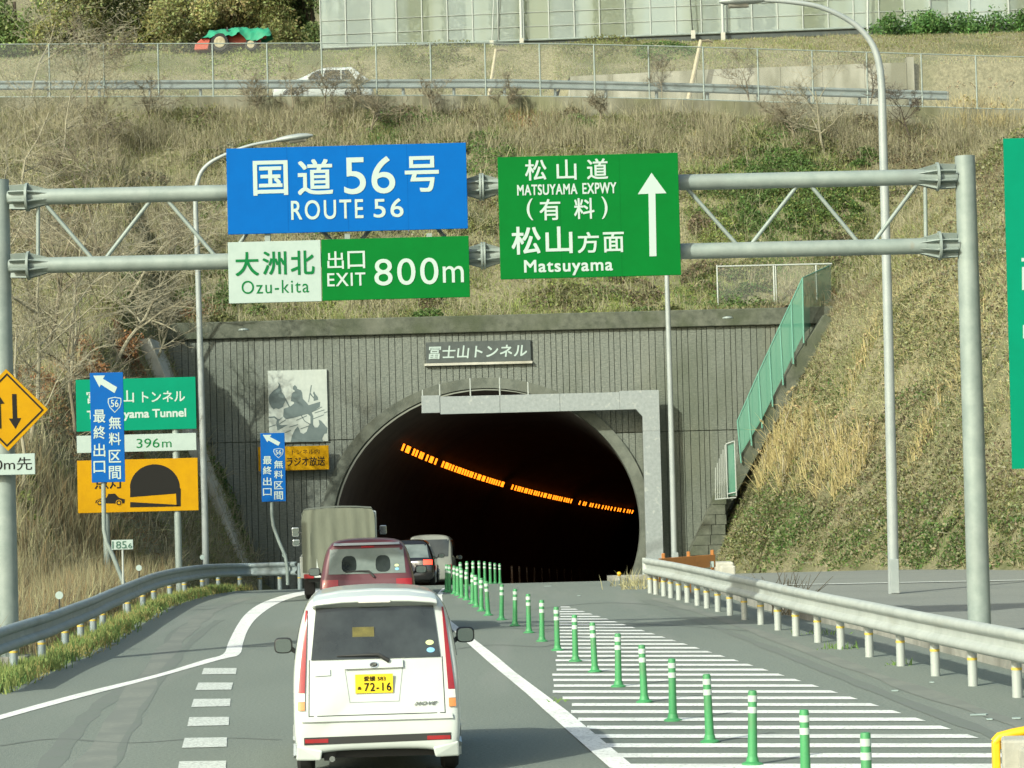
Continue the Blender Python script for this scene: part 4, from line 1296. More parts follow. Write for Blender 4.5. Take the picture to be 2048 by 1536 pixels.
# amber ball marker and its kerb stone at the mouth
D = 86.0
q = P(1239, 1172, D); zg = float(zroad(D))
t = thing("marker_ball", "amber ball marker on a thin stalk at the tunnel mouth edge", "marker", (q.x, D, zg))
MB().tube([(0, 0, 0), (0, 0, P(1240, 1150, D).z - zg)], .022, 8).build("stalk", M['whitemetal'], t)
lathe([(.005, -.075), (.045, -.06), (.075, 0), (.045, .06), (.005, .075)]).build("ball", M['yellow'], t, smooth=True).location = (0, 0, P(1240, 1148, D).z - zg)
q = P(1250, 1170, D + .5)
tag(MB().box(q.x - .55, q.x + .75, D + .3, D + .75, zg - .1, zg + .15).build("edge_stone", M['concrete'], None, bevel=.02), "low grey edge stone by the amber ball marker", "kerb stone")
# yellow barrier with its concrete weight at the near edge
D = 18.6
yb = W(thing("yellow_barrier", "yellow plastic barrier frame at the near end of the hatching", "barrier", (P(2020, 1600, D).x, D, 0)))
xl, xr = P(1985, 1480, D).x, P(2230, 1480, D).x
zt = P(1990, 1468, D).z
lg = xl
MB().box(lg, lg + .052, D, D + .06, .0, zt - .05).build("leg", M['yellow'], yb, bevel=.01)
MB().box(lg - .006, lg + .058, D - .006, D + .066, .30, zt - .22).build("leg_sleeve", M['plastic'], yb, bevel=.006) if False else None
MB().box(xr - .06, xr, D, D + .06, .0, zt - .05).build("leg", M['yellow'], yb, bevel=.01)
arc = [(xl + .02, D + .03, zt - .06), (xl + .05, D + .03, zt - .025)] + [(xl + .05 + (xr - xl - .1) * k / 8, D + .03, zt - .02 + .045 * math.sin(math.pi * k / 8)) for k in range(1, 8)] + [(xr - .05, D + .03, zt - .025), (xr - .02, D + .03, zt - .06)]
MB().tube(arc, .034, 10).build("top_bar", M['yellow'], yb, smooth=True)
MB().box(xl + .054, xr - .062, D + .012, D + .05, zt - .11, zt - .06).build("cross_bar", M['yellow'], yb, bevel=.01)
MB().box(xl - .01, xl + .062, D - .03, D + .1, zt - .4, zt - .335).build("sleeve", M['plastic'], yb, bevel=.01)
cw = W(thing("concrete_weight", "grey concrete weight leaning against the yellow barrier", "block", (P(2060, 1600, D).x, D - .5, 0)))
xl = P(2003, 1490, D - .35).x
cwm = MB().prism([(xl, D - .35, 0), (xl + .5, D - .35, 0), (xl + .5, D - .35, P(2010, 1481, D - .35).z), (xl, D - .35, P(2010, 1480, D - .35).z)], (.05, .3, 0))
cwm.prism([(xl + .1, D - .62, 0), (xl + .6, D - .62, 0), (xl + .6, D - .62, P(2030, 1502, D - .6).z), (xl + .13, D - .62, P(2030, 1502, D - .6).z)], (-.02, .268, 0))
cwm.build("weight_block", M['lightconcrete'], cw, bevel=.02)
MB().tube([(xl + .16, D - .5, P(2030, 1502, D - .6).z - .01), (xl + .16, D - .5, P(2030, 1502, D - .6).z + .02)], .03, 8).build("lifting_eye", M['galv'], cw)
# scraps on the asphalt
for k, (px, py, w_, lab) in enumerate([(1097, 1173, .10, "white scrap lying at the tunnel mouth"), (1958, 1431, .10, "long white scrap in front of the yellow barrier"), (1979, 1440, .035, "small white scrap behind the yellow barrier"), (2033, 1438, .05, "white scrap between the yellow barrier and the rail"), (1790, 1383, .045, "white scrap beside the hatching edge"), (1864, 1366, .03, "tiny white scrap near the rail posts"), (1158, 1192, .04, "tiny white scrap on the dark asphalt beyond the hatching")]):
    g = G(px, py)
    tag(MB().prism([(g.x - w_, g.y - .05, g.z + .006), (g.x + w_ * .6, g.y - .06, g.z + .006), (g.x + w_, g.y + .03, g.z + .008), (g.x + .1 * w_, g.y + .06, g.z + .006), (g.x - w_ * .8, g.y + .04, g.z + .006)], (0, 0, .008)).build("paper_scrap", M['white'], None), lab, "litter")
# leaning stakes beyond the upper road
for (p0, p1, D, r_, lab) in (((970, 186), (992, 98), 112.2, .075, "leaning weathered stake behind the upper guard rail"), ((1366, 190), (1402, 80), 112.2, .10, "thicker leaning stake with a withered vine near the roadside wall")):
    a, c = P(*p0, D), P(*p1, D)
    a.z = min(a.z, float(zup(a.x)))
    st = W(thing("leaning_stake", lab, "stake", a))
    MB().tube([a - Vector((0, 0, .2)), c], [r_, r_ * .8], 8).build("stake_shaft", M['weathered'], st, smooth=True)
    MB().tube([c + Vector((-.02, 0, -.06)), c + Vector((.30, .03, -.02)), c + Vector((.5, .05, -.1))], [.05, .06, .03], 6).build("stub", M['bark'], st, smooth=True)

# ================================================================== VEHICLES
class Car:
    """body grown from a cross-section; nose towards local +Y, tail at y = 0"""
    def __init__(self, name, label, loc, rz, prof, stations, rear_off, front_off, paint, belt, group=None, cat="car"):
        self.t = thing(name, label, cat, loc, rz, group)
        zmax = prof[-1][1]
        n = len(prof)
        def ring(y, sx, ztop, rw, fw, ins=1.0):
            pts = []
            half = []
            for (x, z) in prof:
                if z > belt and ztop < zmax:
                    if ztop > belt: z2 = belt + (z - belt) * (ztop - belt) / (zmax - belt)
                    else: z2 = ztop
                else:
                    z2 = min(z, ztop)
                x2 = x * sx
                half.append((x2, z2))
            zc = (half[0][1] + half[-1][1]) / 2
            half = [(x * ins, zc + (z - zc) * ins) for x, z in half]
            full = half + [(-x, z) for x, z in reversed(half[1:-1])]
            return [(x, y + rw * rear_off(z) - fw * front_off(z), z) for x, z in full]
        rings = [ring(*stations[0][:5], ins=.55)] + [ring(*stations[0][:5], ins=.93)] + [ring(*s) for s in stations] + [ring(*stations[-1][:5], ins=.93), ring(*stations[-1][:5], ins=.5)]
        r0 = rings[0]; rings[0] = [(x, y - .035, z) for x, y, z in r0]
        rings[1] = [(x, y - .025, z) for x, y, z in rings[1]]
        m = len(rings[0])
        vs = [p for r in rings for p in r]
        fs = []
        for i in range(len(rings) - 1):
            for k in range(m):
                k2 = (k + 1) % m
                fs.append((i * m + k, i * m + k2, (i + 1) * m + k2, (i + 1) * m + k))
        fs.append(tuple(range(m - 1, -1, -1)))
        fs.append(tuple((len(rings) - 1) * m + k for k in range(m)))
        self.body = MB().add(vs, fs).build("body", paint, self.t)
        self.body.data.shade_smooth()
        s = self.body.modifiers.new("round", 'SUBSURF'); s.levels = s.render_levels = 2
        dg = bpy.context.evaluated_depsgraph_get()
        bm = bmesh.new(); bm.from_object(self.body, dg)
        self.bvh = BVHTree.FromBMesh(bm); bm.free()
    def hit(self, axis, a, b):
        o, d = {'back': (Vector((a, -4, b)), Vector((0, 1, 0))), 'front': (Vector((a, 12, b)), Vector((0, -1, 0))),
                'left': (Vector((-4, a, b)), Vector((1, 0, 0))), 'right': (Vector((4, a, b)), Vector((-1, 0, 0))), 'top': (Vector((a, b, 6)), Vector((0, 0, -1)))}[axis]
        h = self.bvh.ray_cast(o, d)
        if h[0] is None:
            h = self.bvh.find_nearest(o + d * 4)
        return h[0], d
    def drape(self, name, m_, axis, c, lift=.006, sink=.012, nu=8, nv=6, parent=None, smooth=True):
        """a panel with four corners c (bottom-left, bottom-right, top-right, top-left in that face's own two axes) laid on the body"""
        vs, fs = [], []
        for j in range(nv + 1):
            for i in range(nu + 1):
                u, v = i / nu, j / nv
                a = (c[0][0] * (1 - u) + c[1][0] * u) * (1 - v) + (c[3][0] * (1 - u) + c[2][0] * u) * v
                b_ = (c[0][1] * (1 - u) + c[1][1] * u) * (1 - v) + (c[3][1] * (1 - u) + c[2][1] * u) * v
                p, d = self.hit(axis, a, b_)
                vs.append(p - d * lift)
        for j in range(nv):
            for i in range(nu):
                q = j * (nu + 1) + i
                fs.append((q, q + 1, q + nu + 2, q + nu + 1))
        rim = [i for i in range(nu + 1)] + [j * (nu + 1) + nu for j in range(1, nv + 1)] + [nv * (nu + 1) + i for i in range(nu - 1, -1, -1)] + [j * (nu + 1) for j in range(nv - 1, 0, -1)]
        base = len(vs)
        d = self.hit(axis, *c[0])[1]
        vs += [Vector(vs[i]) + d * (sink + lift) for i in rim]
        for k in range(len(rim)):
            k2 = (k + 1) % len(rim)
            fs.append((rim[k], base + k, base + k2, rim[k2]))
        o = MB().add(vs, fs).build(name, m_, parent or self.t)
        if smooth:
            o.data.shade_smooth(); o.data.set_sharp_from_angle(angle=math.radians(50))
        return o
    def wheel(self, x, y, r, w, rim=True):
        sg = 1 if x > 0 else -1
        prof = [(r * .62, -w / 2), (r * .9, -w / 2), (r, -w / 2 + .03), (r, w / 2 - .03), (r * .9, w / 2), (r * .62, w / 2)]
        mb = lathe(prof, 28)
        ty = mb.build("wheel", M['rubber'], self.t, smooth=True)
        ty.data.transform(Matrix.Rotation(math.pi / 2, 4, 'Y'))
        ty.location = (x, y, r)
        rm = lathe([(.03, w * .53), (.07, w * .55), (r * .25, w * .50), (r * .55, w * .50), (r * .64, w * .53), (r * .66, w * .46)], 20)
        for k in range(5):
            g = 2 * math.pi * k / 5
            rm.tube([(r * .12 * math.cos(g), r * .12 * math.sin(g), w * .54), (r * .56 * math.cos(g), r * .56 * math.sin(g), w * .54)], .03, 6)
        ro = rm.build("rim", M['silver'], ty, smooth=True)
        ro.data.transform(Matrix.Rotation(math.pi / 2 * sg, 4, 'Y'))
        return ty
    def arch(self, x, y, r):
        """dark wheel opening on the flank"""
        sg = 1 if x > 0 else -1
        pts = [(y + r * math.cos(w), r * .86 + r * math.sin(w)) for w in np.linspace(-.3, math.pi + .3, 18)]
        vs = []
        for (a, b_) in pts + [(y, r * .86)]:
            p, d = self.hit('right' if sg > 0 else 'left', a, max(b_, .21))
            vs.append(Vector((p.x + sg * .004, a, b_)))
        n = len(pts)
        return MB().add(vs, [(i, i + 1, n) for i in range(n - 1)]).build("wheel_arch", M['plastic'], self.t)
    def mirror(self, x, y, z, w, h, shell):
        sg = 1 if x > 0 else -1
        poly = []
        for k in range(20):
            g = 2 * math.pi * k / 20
            e = 2 / 3.4
            poly.append((x + sg * 0 + w / 2 * math.copysign(abs(math.cos(g)) ** e, math.cos(g)), y, z + h / 2 * math.copysign(abs(math.sin(g)) ** e, math.sin(g))))
        o = MB().prism(poly, (0, .10, 0)).build("mirror", shell, self.t, bevel=.025)
        inner = [(x + (a - x) * .84, y - .003, z + (c - z) * .84) for a, _, c in poly]
        MB().prism(inner, (0, .004, 0)).build("mirror_glass", M['mirrorglass'], o)
        MB().prism([(x - sg * w * .3, y + .03, z - h * .3), (x - sg * (w * .5 + .1), y + .05, z - h * .9), (x - sg * (w * .5 + .1), y + .05, z - h * .65), (x - sg * w * .4, y + .03, z)], (0, .05, 0)).build("mirror_arm", M['plastic'], o)
        return o
    def disc(self, name, m_, axis, a, b_, ra, rb, lift, parent=None, n=20):
        vs = []
        for k in range(n):
            g = 2 * math.pi * k / n
            p, d = self.hit(axis, a + ra * math.cos(g), b_ + rb * math.sin(g))
            vs.append(p - d * lift)
        p, d = self.hit(axis, a, b_)
        vs.append(p - d * (lift + .002))
        back = [v + d * (lift + .008) for v in vs[:n]]
        fs = [(k, (k + 1) % n, n) for k in range(n)] + [(k, n + 1 + k, n + 1 + (k + 1) % n, (k + 1) % n) for k in range(n)]
        return MB().add(vs + back, fs).build(name, m_, parent or self.t)

def number_plate(car, x, z, y, txt_top, kana, num, w=.33, h=.165):
    p = MB().box(x - w / 2, x + w / 2, y, y + .012, z - h / 2, z + h / 2).build("number_plate", M['plate'], car.t, bevel=.003)
    glyphs("lettering", txt_top, x + .005, z + .045, .19, .042, M['blackink'], p, y=y - .002, bold=.005)
    glyphs("lettering", kana, x - .13, z - .035, .032, .03, M['blackink'], p, y=y - .002, bold=.01)
    glyphs("lettering", num, x + .03, z - .028, .235, .072, M['blackink'], p, y=y - .002, bold=.012, spacing=1.15)
    return p

# ---- white minivan in front
WD = 24.05
c0 = P(757, 1540, WD)
prof = [(0, .24), (.50, .24), (.66, .17), (.725, .24), (.745, .42), (.742, .62), (.742, .90), (.722, 1.06), (.685, 1.28), (.635, 1.46), (.575, 1.565), (.44, 1.615), (0, 1.64)]
prof = [(x_ * .985, z_) for x_, z_ in prof]
def ro(z): return 0.0 if z < .5 else (.03 if z < .6 else .03 + (z - .6) * .22)
def fo(z): return 0.0 if z < .7 else (z - .7) * .5
st = [(0, .985, 1.64, 1, 0), (.10, 1.0, 1.64, 1, 0), (.5, 1.0, 1.645, .8, 0), (1.3, 1.0, 1.65, .3, 0), (2.0, 1.0, 1.63, 0, 0), (2.35, .99, 1.56, 0, 0), (2.75, .99, 1.14, 0, 0), (3.1, .98, .98, 0, 0), (3.36, .90, .86, 0, .3)]
car = Car("white_minivan", "white kei minivan with yellow number plate queuing toward the tunnel", (c0.x, WD, 0), .056, prof, st, ro, fo, M['whitepaint'], .95, "vehicles queuing toward the tunnel", "car")
T_ = car.t
gl = car.drape("rear_window", M['glass'], 'back', [(-.565, 1.03), (.565, 1.03), (.515, 1.475), (-.515, 1.475)], lift=.012, nu=14, nv=8)
# hatch outline grooves
for nm_, cc in (("hatch_seam", [(-.597, .55), (-.589, .55), (-.577, 1.03), (-.585, 1.03)]), ("hatch_seam", [(.589, .55), (.597, .55), (.585, 1.03), (.577, 1.03)]), ("hatch_seam", [(-.597, .543), (.597, .543), (.597, .551), (-.597, .551)])):
    car.drape(nm_, M['plastic'], 'back', cc, lift=.0015, nu=10 if cc[1][0] > 0 and cc[0][0] < 0 else 1, nv=8)
for sg in (-1, 1):
    q = lambda pts: [(sg * a, b_) for a, b_ in (pts if sg > 0 else [pts[1], pts[0], pts[3], pts[2]])]
    tl_ = car.drape("tail_light", M['redlens'], 'back', q([(.625, .75), (.684, .75), (.606, 1.46), (.590, 1.46)]), lift=.018, nu=5, nv=12)
    car.drape("indicator_lens", M['amberlens'], 'back', q([(.628, .60), (.690, .60), (.688, .672), (.627, .672)]), lift=.017, nu=4, nv=3, parent=tl_)
    car.drape("reversing_lens", M['clearlens'], 'back', q([(.627, .675), (.688, .675), (.685, .747), (.625, .747)]), lift=.017, nu=4, nv=3, parent=tl_)
sp = MB()
prof_s = [(.55, -.10), (.50, -.155), (.30, -.18), (0, -.19)]
vs = []
full = [(-x, y) for x, y in prof_s] + [(x, y) for x, y in reversed(prof_s[:-1])]
for (x_, y_) in full:
    p, d = car.hit('back', x_ * .985, 1.50)
    yy = p.y
    top = car.hit('top', x_ * .97, yy + .12)[0].z
    vs += [(x_, yy - .115, 1.505 + (top - 1.59) * .6), (x_, yy - .10, 1.545 + (top - 1.59) * .8), (x_ * .98, yy + .13, top + .006), (x_ * .98, yy + .10, top - .05), (x_, yy + .0, 1.47)]
fs = []
for i in range(len(full) - 1):
    for k in range(5):
        k2 = (k + 1) % 5
        fs.append((i * 5 + k, i * 5 + k2, (i + 1) * 5 + k2, (i + 1) * 5 + k))
fs += [tuple(range(5)), tuple((len(full) - 1) * 5 + k for k in range(5))]
sp_o = sp.add(vs, fs).build("roof_spoiler", M['whitepaint'], T_, smooth=True, bevel=.008)
ysp = car.hit('back', 0, 1.50)[0].y - .118
hb = MB().box(-.14, .14, ysp - .003, ysp + .02, 1.515, 1.540)
hb.build("high_brake_light", M['clearlens'], sp_o, bevel=.006)
# plate recess, plate, emblem and badge
car.drape("plate_garnish", M['whitepaint'], 'back', [(-.275, .945), (.235, .95), (.235, 1.015), (-.275, 1.01)], lift=.028, sink=.03, nu=8, nv=2)
M['recessshade'] = mat('recess_shade_grey', (.22, .24, .235), .6)  # grey lines paint the shade along the plate recess edges
car.drape("recess_shade_line", M['recessshade'], 'back', [(-.238, .66), (-.232, .66), (-.268, .942), (-.275, .942)], lift=.002, nu=1, nv=6)
car.drape("recess_shade_line", M['recessshade'], 'back', [(.192, .66), (.198, .66), (.235, .946), (.228, .946)], lift=.002, nu=1, nv=6)
car.drape("recess_shade_line", M['recessshade'], 'back', [(-.238, .654), (.198, .654), (.198, .66), (-.238, .66)], lift=.002, nu=8, nv=1)
yp = car.hit('back', -.02, .82)[0].y
number_plate(car, -.02, .815, yp - .03, "愛媛 583", "あ", "72-16")
em = car.disc("emblem", M['chrome'], 'back', -.02, .978, .044, .028, .034)
car.disc("emblem_field", M['plastic'], 'back', -.02, .978, .034, .020, .0385, em)
ye = car.hit('back', -.02, .978)[0].y
MB().prism([(-.045, ye - .046, .962), (-.03, ye - .046, .962), (-.026, ye - .046, .972), (-.004, ye - .046, .975), (.006, ye - .046, .988), (-.012, ye - .046, .996), (-.03, ye - .046, .994), (-.034, ye - .046, .988), (-.014, ye - .046, .988), (-.010, ye - .046, .982), (-.034, ye - .046, .978)], (0, .004, 0)).build("emblem_letter", M['chrome'], em)
yb_ = min(car.hit('back', x_, .63)[0].y for x_ in (.33, .53))
glyphs("badge", "MOVE", .425, .635, .20, .030, M['chrome'], T_, y=yb_ - .010, bold=-.01, shear=.5, spacing=1.15, ext=.006)
car.drape("hatch_handle", M['whitepaint'], 'back', [(-.535, .89), (-.40, .895), (-.40, .945), (-.535, .94)], lift=.012, nu=4, nv=3)
# wiper
wp = [car.hit('back', x_, z_)[0] for x_, z_ in ((.115, 1.005), (.02, 1.065), (-.13, 1.062), (-.34, 1.058))]
MB().tube([wp[0] - Vector((0, .03, 0)), wp[1] - Vector((0, .045, 0)), wp[2] - Vector((0, .03, 0)), wp[3] - Vector((0, .022, 0))], [.02, .014, .010, .006], 8).build("rear_wiper", M['plastic'], T_, smooth=True)
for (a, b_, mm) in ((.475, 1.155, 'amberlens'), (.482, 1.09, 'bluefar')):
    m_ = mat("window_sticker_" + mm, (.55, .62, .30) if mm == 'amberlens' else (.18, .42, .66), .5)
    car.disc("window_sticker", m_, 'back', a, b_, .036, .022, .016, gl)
yw = car.hit('back', -.11, 1.26)[0].y
MB().box(-.20, -.01, yw - .021, yw - .016, 1.215, 1.305).build("painted_reflection", mat('glass_reflection_yellow', (.17, .15, .045), .4, 0, (.10, .09, .03), 14, 4), gl)  # dim yellow patch painted on as a reflection in the rear glass
# bumper
bs = car.drape("bumper_strip", M['plastic'], 'back', [(-.64, .30), (.64, .315), (.64, .375), (-.64, .365)], lift=.004, nu=16, nv=2)
for sg in (-1, 1):
    xs2 = (-.632, -.43) if sg < 0 else (.43, .632)
    car.drape("bumper_reflector", M['redlens'], 'back', [(xs2[0], .318), (xs2[1], .318), (xs2[1], .352), (xs2[0], .352)], lift=.009, nu=6, nv=2, parent=bs)
car.drape("bumper_ledge", M['whitepaint'], 'back', [(-.66, .50), (.66, .50), (.655, .538), (-.655, .538)], lift=.022, nu=16, nv=2)
for sg in (-1, 1):
    MB().prism([(sg * .705, -.015, .30), (sg * .712, .02, .165), (sg * .50, -.03, .165), (sg * .48, -.035, .25)], (0, .3, 0)).build("skirt_corner", M['whitepaint'], T_, bevel=.015)
MB().box(-.6, .6, .12, 3.0, .17, .3).build("underbody", M['rubber'], T_)
MB().tube([(-.40, .02, .17), (-.40, .4, .17)], .026, 10).build("exhaust_pipe", M['chrome'], T_, smooth=True)
MB().prism([(-.47, .10, .15), (-.38, .10, .15), (-.36, .10, .235), (-.48, .10, .235)], (0, .02, 0)).build("tow_hook", M['plastic'], T_)
for x_ in (-.638, .638):
    car.wheel(x_, .62, .275, .155); car.wheel(x_, 2.98, .275, .155)
    for y_ in (.62, 2.98): car.arch(x_, y_, .33)
    sd = 'left' if x_ < 0 else 'right'
    ww = [(2.0, 1.0), (1.2, 1.0), (1.2, 1.47), (1.85, 1.47)]
    if x_ > 0: ww = [ww[1], ww[0], ww[3], ww[2]]
    car.drape("side_window", M['glass'], sd, ww, nu=6, nv=4)
    ww = [(1.12, 1.0), (.36, 1.02), (.46, 1.45), (1.12, 1.47)]
    if x_ > 0: ww = [ww[1], ww[0], ww[3], ww[2]]
    car.drape("side_window", M['glass'], sd, ww, nu=6, nv=4)
car.mirror(-.865, 2.15, 1.045, .175, .15, M['plastic'])
car.mirror(.865, 2.15, 1.10, .175, .15, M['plastic'])

# ---- generic passenger car (tail view or flank)
def passenger(name, label, loc, rz, paint, L=4.0, Wd=1.69, H=1.6, kind="wagon", group="vehicles queuing toward the tunnel", glass='glass', lit=False, flip=1):
    w = Wd / 2
    if kind == "wagon":
        roofx, beltz = .80, .62 * H
        rof = lambda z: 0.0 if z < .36 * H else (z - .36 * H) * (.26 if z < .62 * H else .34)
        st = [(0, .96, H, 1, 0), (.12, 1, H, 1, 0), (.7, 1, H * 1.0, .7, 0), (1.5, 1, H, .2, 0), (L * .55, 1, H * .99, 0, 0), (L * .64, .99, H * .95, 0, 0), (L * .79, .98, H * .67, 0, 0), (L * .92, .96, H * .58, 0, 0), (L, .86, H * .48, 0, .2)]
    elif kind == "hatch":
        roofx, beltz = .74, .60 * H
        rof = lambda z: 0.0 if z < .45 * H else (z - .45 * H) * (.35 if z < .62 * H else .95)
        st = [(0, .95, H, 1, 0), (.12, 1, H, 1, 0), (.9, 1, H * .985, .55, 0), (1.5, 1, H, .2, 0), (L * .48, 1, H * .99, 0, 0), (L * .56, .99, H * .94, 0, 0), (L * .735, .98, H * .68, 0, 0), (L * .9, .96, H * .59, 0, 0), (L, .85, H * .46, 0, .2)]
    else:
        roofx, beltz = .88, .55 * H
        rof = lambda z: 0.0 if z < .3 * H else (z - .3 * H) * .07
        st = [(0, .97, H, 1, 0), (.1, 1, H, 1, 0), (.8, 1, H * 1.0, .7, 0), (2, 1, H, .1, 0), (L * .75, 1, H * .99, 0, 0), (L * .86, .99, H * .9, 0, 0), (L * .95, .98, H * .55, 0, 0), (L, .9, H * .45, 0, .2)]
    pr = [(0, .22), (w * .8, .22), (w * .94, .25), (w, .40), (w, .36 * H), (w * .99, beltz * .93), (w * .965, beltz), (w * (roofx + .10), .80 * H), (w * roofx, .93 * H), (w * (roofx - .12), .975 * H), (w * .4, .995 * H), (0, H)]
    c = Car(name, label, loc, rz, pr, st, rof, lambda z: 0 if z < .6 else (z - .6) * .4, paint, beltz * .98, group, "van" if kind == "van" else "car")
    wb = [(w * .80, beltz + .04), (w * (roofx - .035), H * .90)]
    c.gl = c.drape("rear_window", M[glass], 'back', [(-wb[0][0], wb[0][1]), (wb[0][0], wb[0][1]), (wb[1][0], wb[1][1]), (-wb[1][0], wb[1][1])], lift=.008, nu=12, nv=8)
    for sd in ('left', 'right'):
        for (ya, yb2, yc, yd) in ((L * .30, L * .12 + .15, L * .19 + .15, L * .30), (L * .49, L * .31, L * .31, L * .47), (L * .66, L * .50, L * .48, L * .575)) if kind != "van" else ((L * .35, .25, .3, L * .35), (L * .6, L * .37, L * .37, L * .6), (L * .84, L * .62, L * .62, L * .8)):
            q = [(ya, beltz + .03), (yb2, beltz + .03), (yc, H * .89), (yd, H * .89)]
            if sd == 'right': q = [q[1], q[0], q[3], q[2]]
            c.drape("side_window", M['glass'], sd, q, nu=6, nv=4)
    c.drape("windscreen", M['glass'], 'front', [(w * .8, beltz + .06), (-w * .8, beltz + .06), (-w * .68, H * .9), (w * .68, H * .9)], nu=8, nv=6)
    for x_ in (-w + .1, w - .1):
        for y_ in (L * .185, L * .81):
            c.wheel(x_, y_, .31, .19); c.arch(x_, y_, .355)
    c.mirror(-w - .13, L * .62, beltz + .02, .21, .14, paint if kind != "wagon" else M['plastic'])
    c.mirror(w + .13, L * .62, beltz + .02, .21, .14, paint if kind != "wagon" else M['plastic'])
    for sg in (-1, 1):
        ra, rb = sorted((sg * w * .60, sg * w * .93))
        zl = (beltz * .78, beltz * .95) if kind == "wagon" else ((beltz * .80, beltz * .97) if kind == "hatch" else (.33 * H, .42 * H))
        if kind == "van": ra, rb = sorted((sg * w * .74, sg * w * .95))
        c.drape("tail_light", M['redlit'] if lit else M['redlens'], 'back', [(ra, zl[0]), (rb, zl[0]), (rb, zl[1]), (ra, zl[1])], lift=.012, nu=5, nv=4)
        ra, rb = sorted((sg * w * .5, sg * w * .85))
        c.drape("headlight", M['clearlens'], 'front', [(rb, H * .36), (ra, H * .36), (ra, H * .43), (rb, H * .43)], lift=.012, nu=4, nv=3)
    c.drape("rear_bumper", paint if kind != "van" else M['beigepaint'], 'back', [(-w * .93, .27), (w * .93, .27), (w * .93, .46), (-w * .93, .46)], lift=.03, nu=12, nv=3)
    MB().box(-w * .8, w * .8, .15, L - .3, .16, .3).build("underbody", M['rubber'], c.t)
    return c

c1 = P(737, 1270, 46.2)
rc = passenger("maroon_wagon", "maroon wagon with wide rear window between the white minivan and the truck", (c1.x, 46.2, 0), .048, M['maroon'], L=3.8, Wd=1.62, H=1.64, kind="wagon", glass='paleglass')
# headrests are flat dark shapes laid on the glass; roof trim, wiper, stickers
y_ = rc.hit('back', 0, 1.5)[0].y
rc.drape("roof_spoiler", M['silver'], 'back', [(-.56, 1.535), (.56, 1.535), (.55, 1.575), (-.55, 1.575)], lift=.05, sink=.05, nu=12, nv=2)
rc.drape("high_brake_light", M['redlens'], 'back', [(-.09, 1.49), (.13, 1.49), (.13, 1.52), (-.09, 1.52)], lift=.012, nu=4, nv=2)
wp = [rc.hit('back', x_, z_)[0] for x_, z_ in ((.12, 1.0), (.03, 1.10), (-.12, 1.105), (-.36, 1.10))]
MB().tube([wp[0] - Vector((0, .03, 0)), wp[1] - Vector((0, .04, 0)), wp[2] - Vector((0, .03, 0)), wp[3] - Vector((0, .02, 0))], [.02, .016, .012, .008], 8).build("rear_wiper", M['plastic'], rc.t, smooth=True)
for (a, b_, colr) in ((.50, 1.185, (.55, .62, .30)), (.505, 1.125, (.18, .42, .66))):
    rc.disc("window_sticker", mat('sticker', colr, .5), 'back', a, b_, .035, .022, .012, rc.gl)
for xs_c in (-.30, .27):
    ring = []
    sd = MB()
    vs = []
    k_ = 18
    for i in range(k_):
        g = 2 * math.pi * i / k_
        a = xs_c + .125 * math.copysign(abs(math.cos(g)) ** .7, math.cos(g)); b_ = 1.20 + (.16 if math.sin(g) > 0 else .12) * math.copysign(abs(math.sin(g)) ** .7, math.sin(g))
        p, d = rc.hit('back', a, b_)
        vs.append(p - d * .0105)
    p, d = rc.hit('back', xs_c, 1.2)
    sd.add(vs + [p - d * .0105], [(i, (i + 1) % k_, k_) for i in range(k_)]).build("seat_back", M['glass'], rc.gl)

c2 = P(815, 1171, 87.0)
bc = passenger("black_hatchback", "black hatchback with lit brake lights just short of the tunnel mouth", (c2.x, 87.0, float(zroad(88.5))), -.01, M['blackpaint'], L=4.3, Wd=1.72, H=1.5, kind="hatch", glass='paleglass', lit=True)
number_plate(bc, .0, .52, -.06, "愛媛 300", "は", "12-34") if False else None
bc.drape("rear_badge_bar", M['chrome'], 'back', [(-.3, .80), (.3, .80), (.3, .82), (-.3, .82)], lift=.01, nu=4, nv=1)
c3 = P(861, 1168, 93.4)
vc = passenger("beige_van", "beige van entering the tunnel ahead of the black hatchback", (c3.x, 93.4, float(zroad(94.5))), -.02, M['beigepaint'], L=3.4, Wd=1.56, H=1.78, kind="van")
vc.t.rotation_euler.x = -.036

# ---- canvas-backed truck
TD = 62.0
c4 = P(680, 1195, TD)
TK_RZ = .058
tk = thing("canvas_truck", "small truck with olive canvas cover and white cab ahead of the maroon wagon", "truck", (c4.x, TD, float(zroad(TD))), TK_RZ, "vehicles queuing toward the tunnel")
MB().box(-.875, .875, .0, 3.0, .62, .70).build("cargo_bed", M['whitepaint'], tk, bevel=.01)
MB().box(-.87, .87, -.05, -.004, .50, .98).build("tailgate", M['whitepaint'], tk, bevel=.01)
for sg in (-1, 1):
    x0, x1 = sorted((sg * .845, sg * .88))
    MB().box(x0, x1, 0.0, 3.0, .704, .98).build("side_board", M['whitepaint'], tk, bevel=.008)
# canvas: rounded box with hanging folds
cs = [(-.825, .86), (-.83, 1.3), (-.828, 1.75), (-.82, 1.95), (-.76, 2.04), (-.4, 2.075), (0, 2.085), (.4, 2.075), (.76, 2.045), (.82, 1.95), (.828, 1.75), (.83, 1.3), (.825, .86)]
def cv(y, k=1.0):
    return [(x * k, y, z) for x, z in cs]
vs, fs = [], []
ysq = [-.06, 0.0, .1, .8, 1.6, 2.4, 3.0]
for j, y in enumerate(ysq):
    for i, (x, z) in enumerate(cs):
        sag = -.03 * math.sin(math.pi * ((y * 1.25) % 1)) if .02 < y < 2.9 and z > 2 else 0
        vs.append((x * (.99 if j == 0 else 1), y, z * (.995 if j == 0 else 1) + sag))
m_ = len(cs)
for j in range(len(ysq) - 1):
    for i in range(m_ - 1):
        fs.append((j * m_ + i, (j + 1) * m_ + i, (j + 1) * m_ + i + 1, j * m_ + i + 1))
cvo = MB().add(vs, fs)
